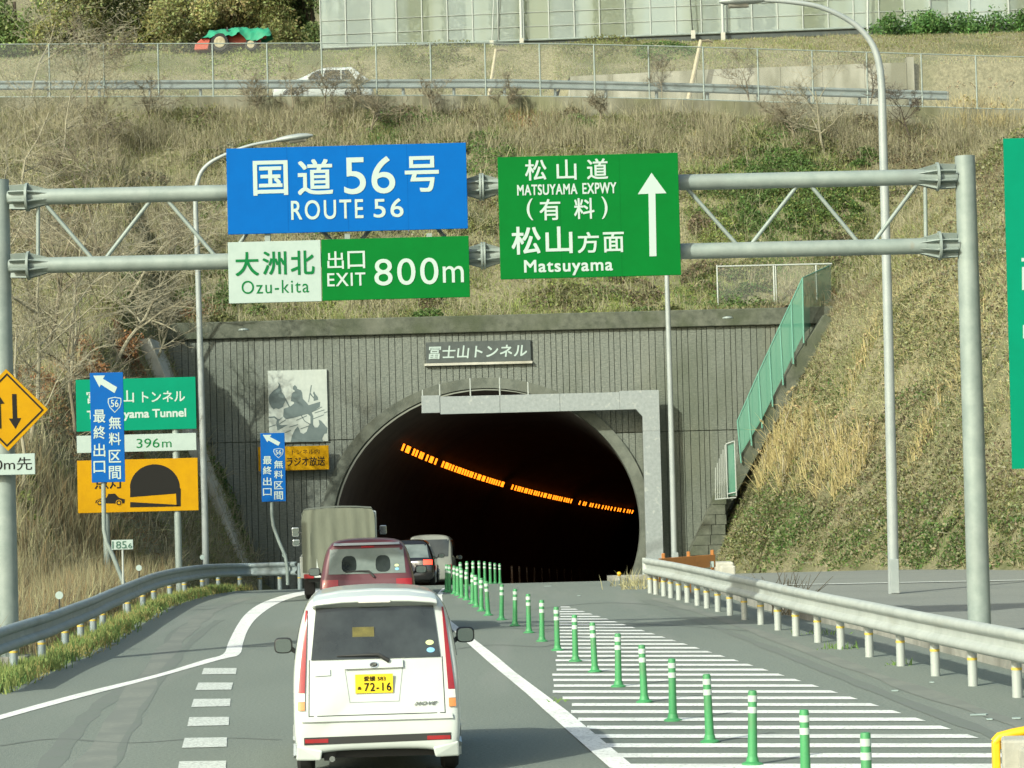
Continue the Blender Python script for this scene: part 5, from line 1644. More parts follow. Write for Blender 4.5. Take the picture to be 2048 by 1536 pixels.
# rear curtain with vertical folds
nu, nv = 36, 14
vs, fs = [], []
rq = random.Random(5)
ph = [rq.uniform(0, 6) for _ in range(5)]
for j in range(nv + 1):
    v = j / nv
    for i in range(nu + 1):
        u = -1 + 2 * i / nu
        hw = np.interp(.62 + v * 1.44, [.62, 1.75, 1.95, 2.06], [.82, .82, .81, .76])
        zz = .62 + v * (1.44 - .04 * u * u)
        fold = .018 * math.sin(u * 9 + ph[0] + v * .8) * (1 - v * .8) + .012 * math.sin(u * 21 + ph[1] + v * 1.5) * (1 - v * .6) + .02 * math.exp(-((abs(u) - .80 + .05 * v) / .05) ** 2)
        vs.append((u * hw, -.075 - fold, zz))
for j in range(nv):
    for i in range(nu):
        q = j * (nu + 1) + i
        fs.append((q, q + 1, q + nu + 2, q + nu + 1))
cvo.add(vs, fs)
cvo.build("canvas_cover", M['canvas'], tk, smooth=True, fix=False)
cabp = [(3.12, .45), (4.55, .45), (4.62, .95), (4.40, 1.30), (4.08, 1.88), (3.9, 1.95), (3.2, 1.95), (3.12, 1.9)]
cab = MB().prism([(-.885, y, z) for y, z in cabp], (1.77, 0, 0)).build("cab", M['whitepaint'], tk, bevel=.06)
MB().box(-.75, .75, 3.10, 3.13, 1.35, 1.8).build("cab_rear_window", M['glass'], cab)
MB().prism([(-.74, 4.43, 1.32), (.74, 4.43, 1.32), (.70, 4.13, 1.84), (-.70, 4.13, 1.84)], (0, .02, .01)).build("windscreen", M['glass'], cab)
for sg in (-1, 1):
    MB().prism([(sg * .887, 3.3, 1.3), (sg * .887, 4.2, 1.3), (sg * .887, 3.98, 1.82), (sg * .887, 3.3, 1.82)], (sg * .004, 0, 0)).build("side_window", M['glass'], cab)
MB().box(-.7, .7, .1, 4.4, .40, .615).build("chassis", M['plastic'], tk)
for x_ in (-.70, .70):
    for y_ in (.75, 3.95):
        pr_ = [(.18, -.09), (.26, -.09), (.295, -.06), (.295, .06), (.26, .09), (.18, .09)]
        wo = lathe(pr_, 24).build("wheel", M['rubber'], tk, smooth=True)
        wo.data.transform(Matrix.Rotation(math.pi / 2, 4, 'Y')); wo.location = (x_, y_, .295)
    x0, x1 = (x_ - .1, x_ + .13) if x_ < 0 else (x_ - .13, x_ + .1)
    MB().box(x0, x1, -.07, -.02, .49, .59).build("tail_light", M['redlens'], tk, bevel=.01)
    MB().box(x0, x1, .3, .31, .12, .45).build("mud_flap", M['rubber'], tk)
for (x_, z_, h_) in ((-1.06, 1.47, .22), (-1.05, 1.21, .16), (1.05, 1.47, .22)):
    sg = -1 if x_ < 0 else 1
    mo = MB().box(x_ - .085, x_ + .085, 4.30, 4.38, z_ - h_ / 2, z_ + h_ / 2).build("mirror", M['silver'], tk, bevel=.03)
    MB().box(x_ - .07, x_ + .07, 4.294, 4.298, z_ - h_ / 2 + .02, z_ + h_ / 2 - .02).build("mirror_glass", M['mirrorglass'], mo)
    MB().tube([(x_ - sg * .02, 4.34, z_), (sg * .84, 4.25, z_ - .05)], .014, 6).build("mirror_arm", M['plastic'], mo)

# ---- white hatchback on the upper road, seen from its flank
c5 = P(647, 188, 110.0)
xl_c = P(745, 188, 110.0).x
uc = passenger("white_hatchback", "white hatchback passing along the upper road behind the fence", (xl_c, 110.0, float(zup(-7.0)) + .01), math.pi / 2, M['whitepaint'], L=3.95, Wd=1.69, H=1.52, kind="hatch", group=None)

# ================================================================== GREENHOUSES, TRACTOR
film = mix_in(mat('greenhouse_film', (.50, .60, .58), .35, 0, (.60, .70, .68), .7, 5, spec=.6, stretch=(1, 1, .15)), (.36, .41, .28), .42, .46, .56, 2, (1, .2, .03), .8)
nt = film.node_tree
pb_ = nt.nodes["Principled BSDF"]
tr_ = nt.nodes.new("ShaderNodeBsdfTransparent")
tl_n = nt.nodes.new("ShaderNodeBsdfTranslucent")
tl_n.inputs[0].default_value = (.58, .64, .57, 1)
m1 = nt.nodes.new("ShaderNodeMixShader"); m1.inputs[0].default_value = .35
m2 = nt.nodes.new("ShaderNodeMixShader"); m2.inputs[0].default_value = .46
nt.links.new(pb_.outputs[0], m1.inputs[1]); nt.links.new(tl_n.outputs[0], m1.inputs[2])
nt.links.new(m1.outputs[0], m2.inputs[1]); nt.links.new(tr_.outputs[0], m2.inputs[2])
nt.links.new(m2.outputs[0], nt.nodes["Material Output"].inputs["Surface"])
GY = 122.0
def greenhouse(label, px0, px1, y0, y1, Yd, ribs, mullw, depth=9.0, H=3.1):
    a, c = P(px0, y0, Yd), P(px1, y1, Yd)
    root = W(thing("greenhouse", label, "greenhouse", a, 0, "greenhouses on the terrace"))
    zt = max(a.z, c.z) + H
    MB().add([a, c, Vector((c.x, Yd, zt)), Vector((a.x, Yd, zt))], [(0, 1, 2, 3)]).build("front_film", film, root)
    MB().add([a + Vector((0, 0, 0)), a + Vector((0, depth, .3)), Vector((a.x, Yd + depth, zt)), Vector((a.x, Yd, zt))], [(0, 1, 2, 3)]).build("end_film", film, root)
    rf, n_ = [], 12
    vs, fs = [], []
    for k in range(n_ + 1):
        w = math.pi * k / n_
        yy, zz = Yd + depth / 2 - depth / 2 * math.cos(w), zt + 1.6 * math.sin(w)
        vs += [(a.x, yy, zz), (c.x, yy, zz)]
    for k in range(n_):
        fs.append((2 * k, 2 * k + 1, 2 * k + 3, 2 * k + 2))
    MB().add(vs, fs).build("roof_film", film, root, smooth=True)
    MB().add([Vector((a.x, Yd + depth, a.z)), Vector((c.x, Yd + depth, c.z)), Vector((c.x, Yd + depth, zt)), Vector((a.x, Yd + depth, zt))], [(0, 1, 2, 3)]).build("back_film", film, root)
    MB().tube([a + Vector((0, -.03, .04)), c + Vector((0, -.03, .04))], .05, 8).build("base_pipe", M['galv'], root)
    MB().prism([a + Vector((0, .03, -.25)), c + Vector((0, .03, -.25)), c + Vector((0, .03, .03)), a + Vector((0, .03, .03))], (0, .05, 0)).build("base_board", M['plaque'], root)
    MB().tube([a + Vector((0, -.03, .62)), c + Vector((0, -.03, .72))], .014, 6).build("strap", M['whitemetal'], root)
    MB().tube([a + Vector((0, -.03, 1.25)), c + Vector((0, -.03, 1.35))], .014, 6).build("strap", M['whitemetal'], root)
    for k in range(ribs + 1):
        q = a.lerp(c, k / ribs)
        MB().tube([q + Vector((0, -.025, 0)), Vector((q.x, Yd - .025, zt))], mullw, 6).build("rib", M['whitemetal'], root)
    return root, a, c, zt
g1, ga, gc_, gz1 = greenhouse("long translucent greenhouse on the terrace above the upper road", 642, 1860, 98, 52, GY, 24, .03)
g2, gb, gd, gz2 = greenhouse("duller greenhouse beside the green shrubs at the end of the terrace", 1862, 2330, 56, 36, GY + 1.2, 6, .05)

def leaf_mesh(name, pts, size, cols, mat_, parent=None, flat=.5, aspect=.55):
    n = len(pts)
    a = RNG.normal(size=(n, 3)); a /= np.linalg.norm(a, axis=1, keepdims=True)
    b_ = RNG.normal(size=(n, 3)); b_ -= a * (a * b_).sum(1, keepdims=True); b_ /= np.linalg.norm(b_, axis=1, keepdims=True)
    s = (size * RNG.uniform(.6, 1.3, n))[:, None] if np.isscalar(size) else (size * RNG.uniform(.6, 1.3, n))[:, None]
    v = np.stack([pts - a * s, pts + b_ * s * aspect, pts + a * s, pts - b_ * s * aspect], 1).reshape(-1, 3)
    f = np.arange(4 * n).reshape(n, 4)
    o = raw_mesh(name, v, f, mat_)
    at = o.data.attributes.new("tint", 'FLOAT_COLOR', 'POINT')
    c4_ = np.concatenate([np.repeat(cols, 4, 0), np.ones((4 * n, 1))], 1).astype(np.float32)
    at.data.foreach_set("color", c4_.ravel())
    if parent is not None: o.parent = parent
    return o

def jitter(base, n, v=.25, h=.06):
    c = np.array(base)[None, :] * RNG.uniform(1 - v, 1 + v, (n, 1)) * (1 + RNG.uniform(-h, h, (n, 3)) * 2)
    return np.clip(c, 0.002, 1)

# crops behind the film
cp_ = []
cc_ = []
for (a_, c_, Yd) in ((ga, gc_, GY), (gb, gd, GY + 1.2)):
    x = a_.x + .8
    while x < c_.x - .5:
        w = rr.uniform(.9, 1.9)
        if rr.random() < .62:
            n_ = int(1300 * w)
            p = np.stack([RNG.uniform(x, x + w, n_), Yd + RNG.uniform(.25, .8, n_), a_.z + RNG.uniform(0, 3.0, n_)], 1)
            cp_.append(p); cc_.append(jitter((.15, .16, .05), n_, .4))
        x += w + rr.uniform(.2, 1.4)
tag(leaf_mesh("crop_foliage", np.concatenate(cp_), .09, np.concatenate(cc_), M['leaf']), "yellowish green crop rows growing behind the greenhouse film", "crop", None, "stuff")

# poles standing by the greenhouse
for (p0, p1, r_, lab) in (((983, 82), (989, -40), .025, "thin white stay pole leaning at the greenhouse front"), ((1043, 78), (1040, -60), .075, "thick pale pole in front of the long greenhouse"), ((1386, 62), (1376, -60), .022, "dark thin stay rod leaning at the greenhouse front"), ((1446, 66), (1443, -60), .07, "thick pale pole under the curved street lamp"), ((1735, 54), (1735, -60), .055, "pale pipe with a round cap by the duller greenhouse")):
    a, c = P(*p0, GY - .35), P(*p1, GY - .35)
    po = W(thing("standing_pole", lab, "pole", a))
    MB().tube([a - Vector((0, 0, .4)), c], r_, 10).build("shaft", M['whitemetal'] if 'dark' not in lab else M['plastic'], po, smooth=True)
    if 'cap' in lab:
        q = P(1735, 5, GY - .35)
        o = lathe([(.03, -.1), (.09, -.06), (.10, .02), (.07, .08), (.02, .1)], 14).build("round_cap", M['whitemetal'], po, smooth=True)
        o.location = q - po.location
    else:
        MB().box(a.x - .09, a.x + .09, a.y - .09, a.y + .09, a.z - .35, a.z + .02).build("footing", M['lightconcrete'], po)

# tractor under a tarpaulin
D = 119.3
f0 = P(470, 104, D)
gz = TZ(f0.x, D)
tr = thing("tractor", "old red tractor with cream wheels parked under a green tarpaulin", "tractor", (f0.x, D, gz))
sc = FOC / D
lx = lambda px: (px - 470) / sc
lz = lambda py: (104 - py) / sc
def trwheel(px, r, w, y):
    o = lathe([(r * .55, -w / 2), (r * .9, -w / 2), (r, -w / 4), (r, w / 4), (r * .9, w / 2), (r * .55, w / 2)], 26).build("wheel", M['rubber'], tr, smooth=True)
    o.data.transform(Matrix.Rotation(math.pi / 2, 4, 'X')); o.location = (lx(px), y, r)
    q = lathe([(.04, w * .62), (r * .26, w * .56), (r * .46, w * .66), (r * .60, w * .60), (r * .64, w * .45)], 22).build("hub", M['cream'], o, smooth=True)
    q.data.transform(Matrix.Rotation(math.pi / 2, 4, 'X'))
for y in (-.55, .55):
    trwheel(443, .40, .26, y); trwheel(505, .27, .18, y)
MB().box(lx(430), lx(522), -.25, .25, .35, .78).build("chassis", M['redpaint'], tr, bevel=.04)
MB().prism([(lx(478), -.28, .7), (lx(532), -.28, .62), (lx(534), -.28, .86), (lx(480), -.28, 1.0)], (0, .56, 0)).build("bonnet", M['redpaint'], tr, bevel=.05)
MB().prism([(lx(391), -.55, .10), (lx(418), -.55, .12), (lx(424), -.55, .58), (lx(408), -.55, .62), (lx(393), -.55, .36)], (0, 1.1, 0)).build("tiller", M['redpaint'], tr, bevel=.03)
MB().prism([(lx(414), -.1, .40), (lx(436), -.1, .46), (lx(436), -.1, .54), (lx(414), -.1, .50)], (0, .2, 0)).build("linkage", M['plastic'], tr)
for y in (-.5, .44):
    MB().box(lx(456), lx(459), y, y + .05, .6, 1.08).build("roll_bar", M['plastic'], tr)
tarp = thing("tarpaulin", "crumpled green tarpaulin draped over the parked tractor", "tarpaulin", (f0.x, D, gz))
vs, fs = [], []
nu, nv = 40, 20
for j in range(nv + 1):
    v = -1 + 2 * j / nv
    for i in range(nu + 1):
        px = 406 + (545 - 406) * i / nu
        ztp = np.interp(px, [406, 420, 440, 470, 482, 500, 540, 545], [lz(78), lz(58), lz(57), lz(54), lz(52), lz(55), lz(56), lz(68)])
        zed = np.interp(px, [406, 430, 450, 470, 480, 495, 510, 530, 545], [lz(78), lz(74), lz(73), lz(74), lz(66), lz(80), lz(86), lz(78), lz(74)])
        e = abs(v) ** 2.2
        yy = v * .68
        z = ztp * (1 - e) + zed * e + .03 * math.sin(i * .9 + j * .5) + .02 * math.sin(i * 2.1 - j)
        vs.append((lx(px), yy, z))
for j in range(nv):
    for i in range(nu):
        q = j * (nu + 1) + i
        fs.append((q, q + 1, q + nu + 2, q + nu + 1))
MB().add(vs, fs).build("sheet", M['tarp'], tarp, smooth=True, fix=False)

# ================================================================== VEGETATION
def in_view(X, Y, Z, m=170):
    px, py = proj(X, Y, Z)
    return (px > -m) & (px < 2048 + m) & (py > -m) & (py < 1536 + 60)

def slope_points(n, x0, x1, y0, y1, dens_fn=None):
    X = RNG.uniform(x0, x1, n); Y = RNG.uniform(y0, y1, n)
    Z = terrain(X, Y)
    on = ((X > x_right(Y) + .15) | (X < x_left(Y) - .1) | (Y > 93.1)) & ~((Y > 107.2) & (Y < 113.3)) & in_view(X, Y, Z) & ~((Y > 92.3) & (Y < 93.05))
    if dens_fn is not None:
        on &= RNG.random(n) < dens_fn(X, Y)
    return X[on], Y[on], Z[on]

PAL = dict(straw=(.335, .315, .175), tan=(.255, .247, .145), brown=(.185, .16, .098), olive=(.185, .20, .082), green=(.105, .175, .052), lime=(.22, .265, .085), rust=(.27, .165, .085), gold=(.48, .385, .175), grey=(.27, .262, .185), dark=(.05, .07, .025))
patch = []
def add_patch(px, py, r, key, w=1.0, ry=None):
    p = T(px, py)
    patch.append((p.x, p.y, r, ry or r, PAL[key], w, p.z))
for args in ((1560, 370, 2.0, 'green'), (1640, 420, 1.8, 'green'), (1500, 330, 1.3, 'green'), (1440, 460, 1.5, 'lime', .8), (1590, 300, 1.6, 'green', .8), (1250, 590, 3.5, 'lime', .8, 1.2), (1000, 600, 4, 'lime', .7, 1.0), (760, 620, 3, 'olive', .8, 1.2), (420, 560, 2.0, 'olive', .9), (430, 610, 1.4, 'green', .8), (380, 280, 2.2, 'olive', .8), (960, 330, 1.6, 'green', .6),
             (280, 260, 1.6, 'olive', .6), (800, 250, 2.5, 'green', .55), (1230, 250, 2.0, 'olive', .7), (720, 250, 1.5, 'olive', .7), (620, 260, 2.2, 'brown', .7), (1070, 240, 1.2, 'rust', .6), (1420, 300, 1.1, 'gold', .6), (1960, 200, 3.0, 'straw', .9), (1990, 330, 2.0, 'brown', .6), (1800, 330, 2.5, 'brown', .8), (1700, 560, 2.2, 'olive', .8), (1700, 600, 1.4, 'brown', .7), (1850, 560, 1.5, 'straw', .6),
             (1760, 700, 2.5, 'straw', .8), (1900, 780, 2.6, 'straw', .9), (1650, 720, 2.0, 'tan', .8), (1700, 760, 1.6, 'olive', .5), (1990, 640, 2.4, 'straw', .9), (1600, 880, 2.0, 'straw', .7), (1650, 960, 1.8, 'brown', .8), (1850, 930, 2.0, 'tan', .8), (1550, 1000, 1.2, 'olive', .7), (1580, 1060, .9, 'green', .9), (1680, 1100, .7, 'green', .7), (1900, 1090, .8, 'green', .7), (1800, 1040, .9, 'olive', .7), (1990, 1030, .9, 'olive', .6), (1480, 700, 1.2, 'brown'), (1560, 650, .9, 'rust', .5),
             (200, 820, 1.6, 'rust', .6), (80, 1000, 1.2, 'brown', .6), (70, 1060, .6, 'lime', .9), (250, 1020, 1.0, 'rust', .6), (150, 1160, 1.5, 'tan', .7), (460, 1020, .9, 'green', .5), (60, 650, 2.0, 'tan', .5), (250, 640, 2.0, 'olive', .5), (100, 480, 2.0, 'grey', .6), (350, 480, 2.0, 'brown', .5), (520, 110, 2.4, 'lime', .9, 1.6), (350, 120, 2.4, 'lime', .7, 1.6), (180, 130, 2.0, 'grey', .7), (900, 105, 4, 'olive', .6), (1250, 110, 2.5, 'olive', .7), (1150, 85, 2.0, 'straw', .5), (1500, 85, 3.0, 'straw', .7), (1650, 80, 2.0, 'tan', .8)):
    add_patch(*args)
for args in ((1300, 240, 4, 'olive', .5, 1.5), (1150, 220, 4, 'olive', .45, 1.5), (700, 630, 4, 'lime', .6, 1.0), (1100, 620, 5, 'lime', .65, 1.0), (1450, 600, 2.5, 'lime', .6, 1.2), (1400, 440, 2.5, 'olive', .6), (1600, 480, 2.5, 'green', .6), (1480, 380, 3.0, 'green', .6), (1560, 380, 3.6, 'lime', .7), (1640, 460, 3.0, 'green', .6), (1250, 330, 3.0, 'olive', .5), (1750, 480, 3.0, 'olive', .5), (900, 120, 5, 'olive', .6, 2), (1200, 110, 5, 'olive', .6, 2), (1500, 100, 4, 'lime', .4, 2), (620, 115, 3, 'lime', .6, 2), (300, 115, 4, 'olive', .6, 2), (450, 600, 2.5, 'olive', .6), (330, 330, 3, 'olive', .5), (150, 560, 3, 'olive', .4)):
    add_patch(*args)

def ground_cols(X, Y):
    n = len(X)
    a = fbm(X * 1.0, Y * 1.0 + 13, 3.2); b_ = fbm(X + 31, Y + 5, 1.1)
    base = np.zeros((n, 3))
    keys = ['olive', 'tan', 'brown', 'straw', 'grey', 'lime']
    wts = np.stack([1.1 * (a < .54) + .4, .55 + .5 * (b_ > .5), .75 * (b_ < .46) + .2, .35 + .6 * (a > .58), .35 * np.ones(n), .35 * (a < .40) + .08], 1)
    wts /= wts.sum(1, keepdims=True)
    cum = wts.cumsum(1)
    u = RNG.random((n, 1))
    k = (u > cum).sum(1)
    base = np.array([PAL[q] for q in keys])[np.clip(k, 0, 5)]
    for (x, y, rx, ry, col, w, z) in patch:
        if x > 4.5 and y < 93:
            a_, b2 = -.264 * (X - x) + .965 * (Y - y), .965 * (X - x) + .264 * (Y - y)
            d = (b2 / (rx * .55)) ** 2 + (a_ / (ry * 2.6)) ** 2
        else:
            d = ((X - x) / rx) ** 2 + ((Y - y) / (ry * 1.25)) ** 2
        pr = w * np.clip(1.25 - d, 0, 1)
        m = RNG.random(n) < pr
        base[m] = col
    return base * RNG.uniform(.7, 1.3, (n, 1)) * (1 + RNG.uniform(-.1, .1, (n, 3)))

def blades(name, X, Y, Z, length, width, cols, mat_, lean=.45, segs=2, droop=.25, dirx=None):
    n = len(X)
    th = RNG.uniform(0, 2 * math.pi, n)
    L = length * RNG.uniform(.45, 1.35, n)
    ph = np.clip(np.abs(RNG.normal(0, lean, n)), 0, 1.5)
    h = np.stack([np.cos(th), np.sin(th), np.zeros(n)], 1)
    up = np.array([0, 0, 1.0])
    d1 = h * np.sin(ph)[:, None] + up * np.cos(ph)[:, None]
    p2 = ph + droop * RNG.uniform(-.3, 1.4, n)
    d2 = h * np.sin(p2)[:, None] + up * np.cos(p2)[:, None]
    wv = np.cross(d1, np.array([0, 1.0, .15])) + RNG.normal(0, .25, (n, 3))
    wv /= np.maximum(np.linalg.norm(wv, axis=1, keepdims=True), .2)
    wd = (width * RNG.uniform(.6, 1.4, n))[:, None]
    base = np.stack([X, Y, Z - .03], 1)
    mid = base + d1 * (L * .55)[:, None]
    tip = mid + d2 * (L * .45)[:, None]
    v = np.stack([base - wv * wd, base + wv * wd, mid + wv * wd * .75, mid - wv * wd * .75, tip], 1).reshape(-1, 3)
    i = np.arange(n)[:, None] * 5
    tri = np.concatenate([i + 0, i + 1, i + 2, i + 0, i + 2, i + 3, i + 3, i + 2, i + 4], 1).reshape(-1, 3)
    o = raw_mesh(name, v, tri, mat_)
    at = o.data.attributes.new("tint", 'FLOAT_COLOR', 'POINT')
    at.data.foreach_set("color", np.concatenate([np.repeat(cols, 5, 0), np.ones((5 * n, 1))], 1).astype(np.float32).ravel())
    return o

# general dry growth of the slopes
Xs, Ys, Zs = [], [], []
for reg in ((760000, -26, 26, 93, 125), (680000, 5, 26, 58, 93), (420000, -26, -8, 46, 93), (60000, -26, 24, 104.8, 107.2)):
    x, y, z = slope_points(*reg)
    Xs.append(x); Ys.append(y); Zs.append(z)
X, Y, Z = map(np.concatenate, (Xs, Ys, Zs))
cl = fbm(X, Y, .9)
keepm = RNG.random(len(X)) < .35 + .9 * np.clip((cl - .3) * 2, 0, 1)
X, Y, Z, cl = X[keepm], Y[keepm], Z[keepm], cl[keepm]
tall = np.clip((X - x_right(Y)) * 0 + np.where(Y > 113, .45, 1.0) * np.where(Y > 104.5, 1.25, 1.0) * np.where((X > 5) & (Y < 93), .8, 1.0), .3, 1.4)
tag(blades("dry_grass", X, Y, Z, (.12 + .28 * cl) * tall, .009, ground_cols(X, Y), M['blade'], lean=1.2, droop=.9), "tangled dry brown and olive grass covering the cut slopes", "grass", None, "stuff")
print("grass", len(X))
# thin leafless scrub: every plant a handful of kinked stems from one root
x1, y1, z1 = slope_points(11000, -26, -8, 46, 93)
x2, y2, z2_ = slope_points(14000, -26, 26, 93, 107.2, lambda X, Y: np.where(X < -4, .9, .35) + np.where((Y > 104.0) & (Y < 107.2), .5, 0))
x2b, y2b, z2b = slope_points(9000, -26, 24, 104.4, 107.2)
x3, y3, z3 = slope_points(5000, 5, 26, 60, 93, lambda X, Y: .25 * np.ones_like(X))
RX, RY, RZ = np.concatenate([x1, x2, x2b, x3]), np.concatenate([y1, y2, y2b, y3]), np.concatenate([z1, z2_, z2b, z3])
k_ = RNG.random(len(RX)) < np.clip((fbm(RX + 9, RY, 1.4) - .33) * 4, .06, 1)
RX, RY, RZ = RX[k_], RY[k_], RZ[k_]
SX, SY, SZ, SL, SC = [], [], [], [], []
rc_ = np.array([(.25, .235, .165), (.275, .255, .165), (.19, .17, .11), (.31, .285, .18), (.20, .205, .11)])
for rep_ in range(6):
    SX.append(RX + RNG.normal(0, .09, len(RX))); SY.append(RY + RNG.normal(0, .09, len(RX))); SZ.append(RZ)
    SL.append((.45 + .75 * fbm(RX, RY, 1.7)) * np.where((RX > 5) & (RY < 93), .55, 1.0)); SC.append(rc_[RNG.integers(0, 5, len(RX))] * RNG.uniform(.75, 1.2, (len(RX), 1)))
X, Y, Z, Ln, cs_ = map(np.concatenate, (SX, SY, SZ, SL, SC))
tag(blades("dry_undergrowth", X, Y, Z, Ln, .0065, cs_, M['twig'], lean=.85, droop=1.0), "thin grey leafless scrub standing in the slope grass", "brush", None, "stuff")
# leafy creepers and low shrubs
pts, cols = [], []
def leaf_patch(px, py, r, n, key, h, size_v=.4, ry=None):
    p = T(px, py)
    if p.x > 4.5 and p.y < 93: r *= 1.7
    ang = RNG.uniform(0, 2 * math.pi, n); rad = np.sqrt(RNG.random(n)) * r
    if p.x > 4.5 and p.y < 93:      # on the cut slope patches spread along the contour
        a_, b2 = np.sin(ang) * rad * 2.6, np.cos(ang) * rad * .42
        X = p.x - .264 * a_ + .965 * b2; Y = p.y + .965 * a_ + .264 * b2
    else:
        X = p.x + np.cos(ang) * rad; Y = p.y + np.sin(ang) * rad * (ry or 1)
    Z = terrain(X, Y) + h * RNG.random(n) ** .8 * (1 - (rad / r) ** 2 * .8)
    ok = (fbm(X, Z + Y, .55) > .42) & ~((Y > 107.2) & (Y < 113.3)) & ~((Y > 91.6) & (Y < 93.1) & (X > -9) & (X < 7.5)) & ~((Y < 93.1) & (X > x_left(Y)) & (X < x_right(Y)))
    pts.append(np.stack([X, Y, Z], 1)[ok]); cl_ = jitter(PAL[key], n, .45)
    if p.x > 4.5 and p.y < 93:
        m_ = RNG.random(n) < .45
        cl_[m_] = jitter(PAL['tan'], n, .4)[m_]
    cols.append(cl_[ok])
for args in ((1560, 380, 2.6, 6500, 'green', .7), (1640, 400, 2.3, 5500, 'lime', .6), (1500, 420, 2.0, 3800, 'green', .5), (1420, 380, 1.6, 2600, 'olive', .5), (1580, 300, 2.0, 3200, 'green', .6), (1180, 600, 2.4, 2600, 'lime', .3), (1450, 590, 1.8, 2200, 'green', .35), (560, 620, 2.0, 2400, 'lime', .3), (850, 625, 2.4, 2600, 'olive', .3), (1560, 360, 1.8, 4200, 'green', .8), (1650, 430, 1.6, 3500, 'green', .7), (1490, 300, 1.2, 2200, 'olive', .6), (1530, 440, 1.2, 2000, 'green', .5), (1640, 310, 1.3, 2200, 'olive', .6), (1450, 470, 1.0, 1600, 'lime', .5),
             (1530, 1060, .9, 2600, 'green', .6), (1590, 1090, .8, 2200, 'green', .6), (1500, 1100, .6, 1600, 'olive', .6), (1560, 1000, 1.0, 2000, 'olive', .5), (1680, 1070, .8, 2000, 'olive', .5), (1720, 1110, .7, 1800, 'green', .5), (1830, 1010, .9, 1800, 'olive', .6), (1850, 1060, .8, 1800, 'green', .5), (1900, 1100, .7, 2200, 'green', .5), (1870, 1105, .6, 1500, 'green', .5), (2000, 1050, .9, 1800, 'olive', .6), (2010, 1090, .7, 1500, 'green', .5), (1620, 970, 1.0, 1500, 'olive', .4), (1700, 1010, .9, 1300, 'brown', .4),
             (425, 600, 1.4, 2200, 'green', .5), (380, 540, 1.2, 1600, 'olive', .5), (460, 1010, .8, 1800, 'green', .7), (440, 930, .7, 1200, 'olive', .6), (70, 1060, .5, 1500, 'lime', .9), (60, 1000, .35, 900, 'lime', .8), (90, 1120, .5, 900, 'olive', .6),
             (820, 262, 1.8, 2500, 'green', .5), (400, 250, 1.6, 2000, 'olive', .6), (620, 300, 1.5, 1500, 'green', .5), (960, 310, 1.4, 2000, 'green', .5), (1000, 640, 2, 1200, 'lime', .2, .4, .4), (1150, 330, 1.5, 1200, 'olive', .4), (1260, 300, 1.4, 1400, 'olive', .5), (230, 280, 1.5, 1500, 'olive', .6), (120, 360, 1.5, 1200, 'olive', .6), (1720, 470, 1.2, 1200, 'olive', .5), (1700, 560, 1.2, 1600, 'olive', .6), (1630, 600, .8, 700, 'rust', .6),
             (240, 860, .9, 900, 'rust', .8), (200, 760, 1.0, 900, 'rust', .8), (120, 850, 1.2, 900, 'rust', .7), (270, 740, .7, 700, 'rust', .7), (190, 1060, .6, 500, 'rust', .7), (300, 1040, .6, 400, 'brown', .6), (60, 780, 1.0, 600, 'rust', .7), (400, 640, 1.2, 800, 'rust', .5),
             (1810, 320, 1.5, 1300, 'brown', .6), (1660, 500, 1.3, 1200, 'brown', .5), (1500, 560, 1.0, 900, 'olive', .4), (700, 90, 1.8, 2500, 'olive', .4), (880, 100, 2.0, 2500, 'olive', .4), (1200, 95, 1.8, 2200, 'olive', .4), (1330, 105, 1.4, 1800, 'green', .4), (500, 115, 2.2, 2400, 'lime', .25)):
    leaf_patch(*args)
_rq = random.Random(77)
for k in range(150):
    px, py = (_rq.uniform(0, 1400), _rq.uniform(215, 640)) if k < 85 else ((_rq.uniform(1380, 2048), _rq.uniform(230, 620)) if k < 120 else (_rq.uniform(1560, 2048), _rq.uniform(640, 1100)))
    leaf_patch(px, py, _rq.uniform(.5, 1.2), _rq.randint(450, 1300), _rq.choice(['olive', 'olive', 'green', 'brown', 'grey', 'olive', 'brown']), _rq.uniform(.25, .6))
tag(leaf_mesh("leafy_undergrowth", np.concatenate(pts), .055, np.concatenate(cols), M['leaf']), "patchy green and rust creepers growing over the slopes", "undergrowth", None, "stuff")
# grassy edge along the verge rail
pts_v = []
vx, vy, vz = [], [], []
for i in range(len(rail_l) - 4):
    a, c = rail_l[i], rail_l[i + 1]
    n_ = int((c - a).length * 900)
    u = RNG.random(n_)
    off_ = RNG.normal(.12, .16, n_)
    d = (c - a).normalized(); nn = Vector((d.y, -d.x, 0))
    w_ = fbm(a.x + u * 4 + i * 1.7, a.y + u, .8)
    k_ = RNG.random(n_) < np.clip((w_ - .25) * 2.2, .1, 1)
    vx.append((a.x + (c.x - a.x) * u + nn.x * off_)[k_]); vy.append((a.y + (c.y - a.y) * u + nn.y * off_)[k_]); vz.append(np.zeros(n_)[k_])
X, Y = np.concatenate(vx), np.concatenate(vy)
Z = zroad(Y) + .02
cv_ = np.where((fbm(X, Y, 1.3) > .5)[:, None], np.array(PAL['lime'])[None], np.array((.30, .27, .10))[None])
cv_ = np.where(RNG.random((len(X), 1)) < .3, np.array(PAL['green'])[None] * 1.2, cv_) * RNG.uniform(.7, 1.3, (len(X), 1))
tag(blades("verge_grass", X, Y, Z, .20, .008, cv_, M['blade'], lean=.5, droop=.7), "green and straw grass tufts growing along the verge rail", "grass", None, "stuff")
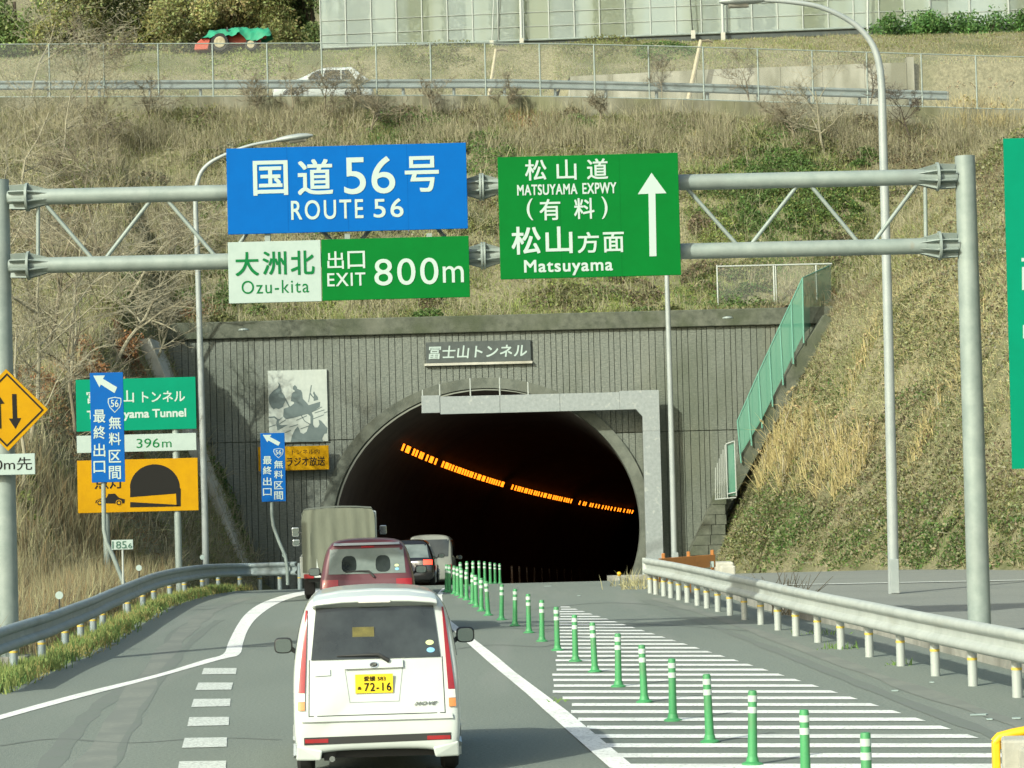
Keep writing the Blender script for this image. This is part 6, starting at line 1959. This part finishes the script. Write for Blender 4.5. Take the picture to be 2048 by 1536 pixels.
# reeds behind the verge rail
x, y, z = slope_points(60000, -14, -7.2, 38, 70)
X, Y = RNG.uniform(-13.5, -7.5, 60000), RNG.uniform(36, 72, 60000)
xe = np.array([x_edge_l(v) for v in np.linspace(30, 80, 200)])
ok = (X < np.interp(Y, np.linspace(30, 80, 200), xe) - .35) & in_view(X, Y, 0 * X + .5)
ok &= RNG.random(len(X)) < .25 + .5 * (fbm(X, Y, 1.0) > .45)
X, Y = X[ok], Y[ok]
cr = np.array([PAL['straw'], PAL['tan'], PAL['brown'], (.25, .185, .095), PAL['brown']])[RNG.integers(0, 5, len(X))] * RNG.uniform(.7, 1.2, (len(X), 1))
tag(blades("dry_reeds", X, Y, terrain(X, Y), .95, .008, cr, M['blade'], lean=.16, droop=.5), "brown and straw reeds standing behind the verge rail", "reeds", None, "stuff")
# weeds at the foot of the lay-by rail, tunnel mouth
wx, wy, wl = [], [], []
for (px, py, n_, r_) in ((1682, 1297, 60, .16), (1262, 1172, 50, .25), (1275, 1178, 60, .3), (1655, 1268, 30, .2), (1120, 1405, 10, .1), (1800, 1330, 20, .1)):
    g = G(px, py)
    wx.append(g.x + RNG.normal(0, r_, n_)); wy.append(g.y + RNG.normal(0, r_, n_)); wl.append(np.full(n_, .12 if px > 1300 or px < 1200 else .42))
X, Y, Ln = map(np.concatenate, (wx, wy, wl))
cw_ = np.where((Ln > .3)[:, None], np.array(PAL['straw'])[None], np.array(PAL['green'])[None] * 1.4) * RNG.uniform(.7, 1.3, (len(X), 1))
tag(blades("roadside_weeds", X, Y, zroad(Y), Ln, .009, cw_, M['blade'], lean=.5, droop=.6), "small weed tufts at the rail posts and tunnel mouth", "weeds", None, "stuff")

# pampas clumps
def pampas(base, n, h, label, spread=.35, col=(.47, .395, .19)):
    t = thing("pampas_clump", label, "pampas grass", base, 0, "golden pampas grass on the slope")
    X = np.clip(RNG.normal(0, spread, n), -1.6 * spread, 1.6 * spread); Y = np.clip(RNG.normal(0, spread, n), -1.6 * spread, 1.6 * spread)
    Z = np.array([TZ(base.x + a, base.y + b_) - base.z for a, b_ in zip(X, Y)])
    c_ = np.array(col)[None] * RNG.uniform(.65, 1.2, (n, 1))
    o = blades("leaf_blades", X, Y, Z, h, .008, c_, M['blade'], lean=.42, droop=.9)
    o.parent = t
    for i in range(max(5, min(9, n // 30))):
        a, b_ = rr.uniform(-1.4, 1.4) * spread, rr.uniform(-1, 1) * spread
        z0 = TZ(base.x + a, base.y + b_) - base.z
        hh = h * rr.uniform(1.0, 1.5)
        lx_ = rr.uniform(-.18, .30)
        tip = Vector((a + lx_ * hh, b_, z0 + hh))
        st_ = MB().tube([(a, b_, z0 - .03), (a + lx_ * hh * .35, b_, z0 + hh * .55), tip], [.008, .007, .005], 4, caps=False).build("stem", M['weathered'], t, fix=False)
        m_ = 34
        u = RNG.random(m_)
        q = np.array(tip)[None] + np.stack([u * .10 * (1 if lx_ > 0 else -1), RNG.normal(0, .02, m_), u * .16 - .06 * u * u - .06], 1) + RNG.normal(0, .016, (m_, 3))
        leaf_mesh("plume", q, .04, jitter((.50, .43, .25), m_, .25), M['leaf'], st_)
    return t
PL = ["at the foot of the green net fence", "just beyond the net fence clump", "tallest of the golden bank", "middle of the golden bank", "lower middle of the golden bank", "toward the lamp end of the golden bank", "beside the tall curved lamp pole", "standing alone between the lamp pole and the gantry post", "on the grassy cut above the golden bank", "high on the cut beside the roadside board", "up by the end of the chain link fence", "next to the upper guard rail end", "below the chain link fence end"]
for k, (px, py, n_, h_, sp_) in enumerate(((1510, 915, 150, .85, .35), (1550, 915, 170, 1.05, .35), (1590, 915, 170, .95, .35), (1625, 925, 130, .75, .35), (1660, 930, 150, .8, .3), (1695, 935, 160, .85, .3), (1725, 935, 110, .75, .25), (1850, 880, 90, .55, .3), (1720, 735, 90, .5, .35), (1940, 700, 80, .5, .35), (1960, 250, 200, .9, .6), (2010, 240, 200, .9, .7), (1930, 230, 160, .8, .6))):
    base = T(px, py)
    pampas(base, n_ * 2, h_, "golden pampas grass clump %s" % PL[k], sp_)

# bare trees
def bare_tree(label, base, H, seed, lean=(0, 0), mat_=None, trunk_r=.09, spread=.7, levels=4, group="leafless trees on the slopes", clear=.25):
    r = random.Random(seed)
    t = thing("bare_tree", label, "tree", base, 0, group)
    tr_m, br_m = MB(), MB()
    def limb(p, d, L, rad, lev):
        pts, rads = [p], [rad]
        nseg = 4 if lev < 2 else 3
        q = p
        for i in range(nseg):
            d = (d + Vector((r.gauss(0, .16), r.gauss(0, .16), r.gauss(.05, .10)))).normalized()
            q = q + d * (L / nseg)
            pts.append(q); rads.append(rad * (1 - .62 * (i + 1) / nseg))
        (tr_m if lev == 0 else br_m).tube(pts, rads, 7 if lev == 0 else (5 if lev == 1 else 3), caps=False)
        if lev >= levels: return
        nb = [6, 6, 5, 3, 2][lev] + r.randint(-1, 1)
        for k in range(nb):
            u = r.uniform(clear if lev == 0 else .2, 1.0)
            x = u * nseg; i = min(int(x), nseg - 1)
            s = pts[i].lerp(pts[i + 1], x - i)
            ax = Vector((r.gauss(0, 1), r.gauss(0, 1), r.gauss(.15, .5))).normalized()
            nd = (d * (1 - spread * .55) + ax * spread).normalized()
            limb(s, nd, L * r.uniform(.42, .68), max(rads[i] * r.uniform(.5, .75), .008), lev + 1)
    limb(Vector((0, 0, -.15)), Vector((lean[0], lean[1], 1)).normalized(), H * .62, trunk_r, 0)
    tr_m.build("trunk", mat_ or M['bark'], t, smooth=True, fix=False)
    br_m.build("branches", mat_ or M['bark'], t, smooth=True, fix=False)
    return t
for k, (px, py, H, rad, lean, mm, lab, lv) in enumerate((
        (40, 1010, 7.5, .055, (.02, 0), 'palebark', "pale slim bare tree rising behind the diamond sign", 4),
        (150, 900, 6.0, .06, (.1, 0), 'bark', "bare tree between the gantry post and the tunnel boards", 4),
        (230, 720, 5.5, .07, (.5, -.1), 'palebark', "pale crooked bare tree leaning over the wing wall", 4),
        (300, 730, 3.6, .05, (.55, -.1), 'palebark', "small pale bare tree above the green tunnel board", 4),
        (90, 700, 6.5, .07, (.05, 0), 'bark', "bare tree standing under the gantry chords beside the post", 4),
        (185, 520, 5.0, .06, (.1, 0), 'bark', "bare tree seen through the gantry braces", 4),
        (330, 560, 3.8, .05, (.3, 0), 'bark', "low bare tree behind the braces next to the lamp pole", 4),
        (30, 420, 6.5, .05, (.25, 0), 'palebark', "large pale bare tree at the top of the gantry post", 4),
        (120, 330, 6.0, .045, (.0, 0), 'palebark', "tall bare tree crossing the chain link fence", 4),
        (210, 330, 3.2, .045, (.15, 0), 'bark', "short bare tree below the chain link fence", 4),
        (60, 880, 8.5, .065, (.06, 0), 'palebark', "tallest pale bare tree, its trunk just past the gantry post", 4),
        (135, 800, 7.5, .06, (.12, 0), 'palebark', "pale bare tree with wide limbs between the gantry chords", 4),
        (20, 620, 7.5, .06, (.25, 0), 'palebark', "pale bare tree bending out from behind the gantry post", 4),
        (250, 600, 5.0, .055, (.35, 0), 'palebark', "pale bare tree bending toward the lamp pole above the wing wall", 4),
        (170, 240, 5.0, .045, (.1, 0), 'bark', "bare tree rising through the chain link fence in front of the wood", 4),
        (60, 230, 5.5, .045, (.15, 0), 'palebark', "pale bare tree rising through the far end of the chain link fence", 4),
        (640, 250, 2.8, .04, (.2, 0), 'bark', "bare thicket tree in front of the white hatchback's doors", 4),
        (585, 235, 2.4, .035, (.0, 0), 'bark', "bare thicket tree in front of the white hatchback's bonnet", 4),
        (705, 240, 2.5, .035, (.1, 0), 'palebark', "pale bare thicket tree in front of the white hatchback's tail", 4),
        (520, 240, 2.2, .03, (-.1, 0), 'bark', "bare thicket tree under the fence ahead of the white hatchback", 4),
        (300, 260, 2.6, .035, (.1, 0), 'bark', "bare thicket tree on the slope below the parked tractor", 4),
        (1000, 235, 2.0, .03, (.1, 0), 'bark', "bare thicket tree below the leaning weathered stake", 4),
        (1330, 235, 2.3, .03, (-.1, 0), 'bark', "bare thicket tree below the thicker leaning stake", 4),
        (1740, 240, 2.5, .035, (.1, 0), 'bark', "bare thicket tree crossed by the tall curved lamp pole", 4),
        (745, 270, 2.6, .045, (-.3, 0), 'bark', "twisted bare tree behind the blue sign's top", 4),
        (860, 250, 2.0, .035, (.1, 0), 'bark', "small bare tree above the gap between the overhead signs", 4),
        (1650, 310, 4.2, .06, (.0, 0), 'palebark', "spreading pale bare tree beside the tall curved lamp", 4),
        (1590, 290, 3.2, .06, (-.3, 0), 'bark', "leaning bare tree above the green shrubs", 4),
        (1500, 240, 2.4, .04, (-.2, 0), 'bark', "low bare tree over the destination sign", 4),
        (1200, 260, 1.9, .035, (.1, 0), 'bark', "small bare tree above the green destination sign", 4),
        (1820, 290, 2.8, .04, (.1, 0), 'darkbark', "dark bare tree between the lamp and the gantry post", 4))):
    base = T(px, py)
    bare_tree(lab, base, H, 100 + k, lean, M[mm], rad, .75 if k != 13 else .9, lv)
# brushy twigs behind the bright rail
q = G(1580, 1225, .12)
tw = thing("bare_bush", "bare twiggy bush behind the bright guard rail", "bush", (q.x, q.y + .6, .05))
sm = MB()
for k in range(26):
    a = rr.uniform(-1, 1); L = rr.uniform(.5, .95)
    p0 = Vector((rr.gauss(0, .16), rr.gauss(0, .12), 0)); d = Vector((a * .8, rr.uniform(-.3, .3), 1)).normalized()
    p1 = p0 + d * L * .5; p2 = p1 + (d + Vector((rr.gauss(0, .3), 0, rr.gauss(0, .15)))).normalized() * L * .5
    sm.tube([p0, p1, p2], [.011, .008, .004], 4, caps=False)
    sm.tube([p1, p1 + (d + Vector((rr.gauss(0, .6), rr.gauss(0, .3), 0))).normalized() * L * .35], [.007, .003], 4, caps=False)
sm.build("twigs", M['bark'], tw, fix=False)

# leafy trees and shrubs at the back
def leafy_tree(name, label, base, H, rx, seed, col, n=7000, cat="tree", trunk=True, leaf=.11, group=None, mid=.6, hz=.5):
    r = np.random.default_rng(seed)
    t = thing(name, label, cat, base, 0, group)
    nc = 16
    cen = np.stack([r.normal(0, rx * .45, nc), r.normal(0, rx * .35, nc), H * mid + r.uniform(-H * hz * .8, H * hz * .7, nc)], 1)
    sizes = r.uniform(.28, .55, nc) * rx
    k = r.integers(0, nc, n)
    d = r.normal(size=(n, 3)); d /= np.linalg.norm(d, axis=1, keepdims=True)
    p = cen[k] + d * (sizes[k] * r.random(n) ** .4)[:, None]
    p[:, 2] = np.maximum(p[:, 2], .05)
    hue = r.uniform(.75, 1.6, nc)[k] * (2.2 if trunk else 1.0)
    c_ = np.clip(np.array(col)[None] * hue[:, None] * r.uniform(.6, 1.45, (n, 1)) * (1 + r.uniform(-.15, .15, (n, 3))), .003, 1)
    o = leaf_mesh("crown", p, leaf, c_, M['leaf'], t)
    if trunk:
        m = MB()
        m.tube([(0, 0, -.3), (.05, 0, H * .3), (0, .05, H * .6)], [.14, .11, .07], 8)
        for i in range(6):
            m.tube([(0, 0, H * .3 + i * .15), tuple(cen[i] * np.array([.5, .5, .8])), tuple(cen[i])], [.06, .045, .02], 5)
        m.build("trunk", M['darkbark'], t, smooth=True)
    else:
        m = MB()
        for i in range(5):
            m.tube([(0, 0, -.1), tuple(cen[i] * np.array([.6, .6, .6])), tuple(cen[i])], [.03, .025, .012], 5)
        m.build("stem", M['darkbark'], t, smooth=True)
    return t
tl = ["dark leafy tree at the edge of the wood above the chain link fence", "yellowish leafy tree in the wood over the bare trees", "dense olive tree in the wood behind the field", "leafy tree in the wood directly behind the tractor's tiller", "brownish bamboo-like tree behind the tarpaulin", "dark tree in the wood beside the greenhouse corner", "tall tree deep in the wood above the tractor", "dark evergreen squeezed against the greenhouse"]
for k, (px, Yd, H, rx, col) in enumerate(((30, 127, 6, 2.4, (.062, .085, .03)), (150, 126, 5.5, 2.2, (.095, .10, .042)), (270, 127.5, 6, 2.4, (.08, .09, .035)), (370, 126, 5.5, 2.2, (.098, .10, .042)), (460, 127, 6, 2.3, (.11, .105, .05)), (560, 126.5, 6, 2.2, (.08, .085, .034)), (500, 131, 8, 3.0, (.085, .09, .036)), (625, 127.5, 6, 1.7, (.045, .06, .024)))):
    q = P(px, 90, Yd)
    leafy_tree("leafy_tree", tl[k], (q.x, Yd, TZ(q.x, Yd)), H, rx, 40 + k, col, 14000, leaf=.085, group="trees of the wood behind the tractor", mid=.5, hz=.55)
sl2 = ["low green shrub at the near end of the shrub row under the duller greenhouse", "bright green shrub second in the row under the duller greenhouse", "bushy green shrub in the middle of the shrub row", "green shrub fourth in the row above the roadside board", "green shrub closing the row at the edge of the terrace"]
for k, px in enumerate((1790, 1850, 1915, 1975, 2045)):
    q = P(px, 90, 120.4)
    leafy_tree("green_shrub", sl2[k], (q.x, 120.4, TZ(q.x, 120.4)), 1.0, 1.25, 70 + k, (.085, .165, .05), 2300, cat="shrub", trunk=False, leaf=.07, group="green shrubs under the duller greenhouse", mid=.45, hz=.5)
# dry leaf litter bush by the tunnel boards
for k, (px, py, lab) in enumerate(((195, 790, "rusty leaved shrub peeping over the tunnel boards"), (250, 730, "rusty leaved shrub in front of the wing wall"))):
    q = T(px, py)
    leafy_tree("rusty_shrub", lab, (q.x, q.y, q.z), .9, .7, 90 + k, (.30, .16, .075), 500, cat="shrub", trunk=False, leaf=.06, group="rusty shrubs by the wing wall", mid=.5, hz=.5)
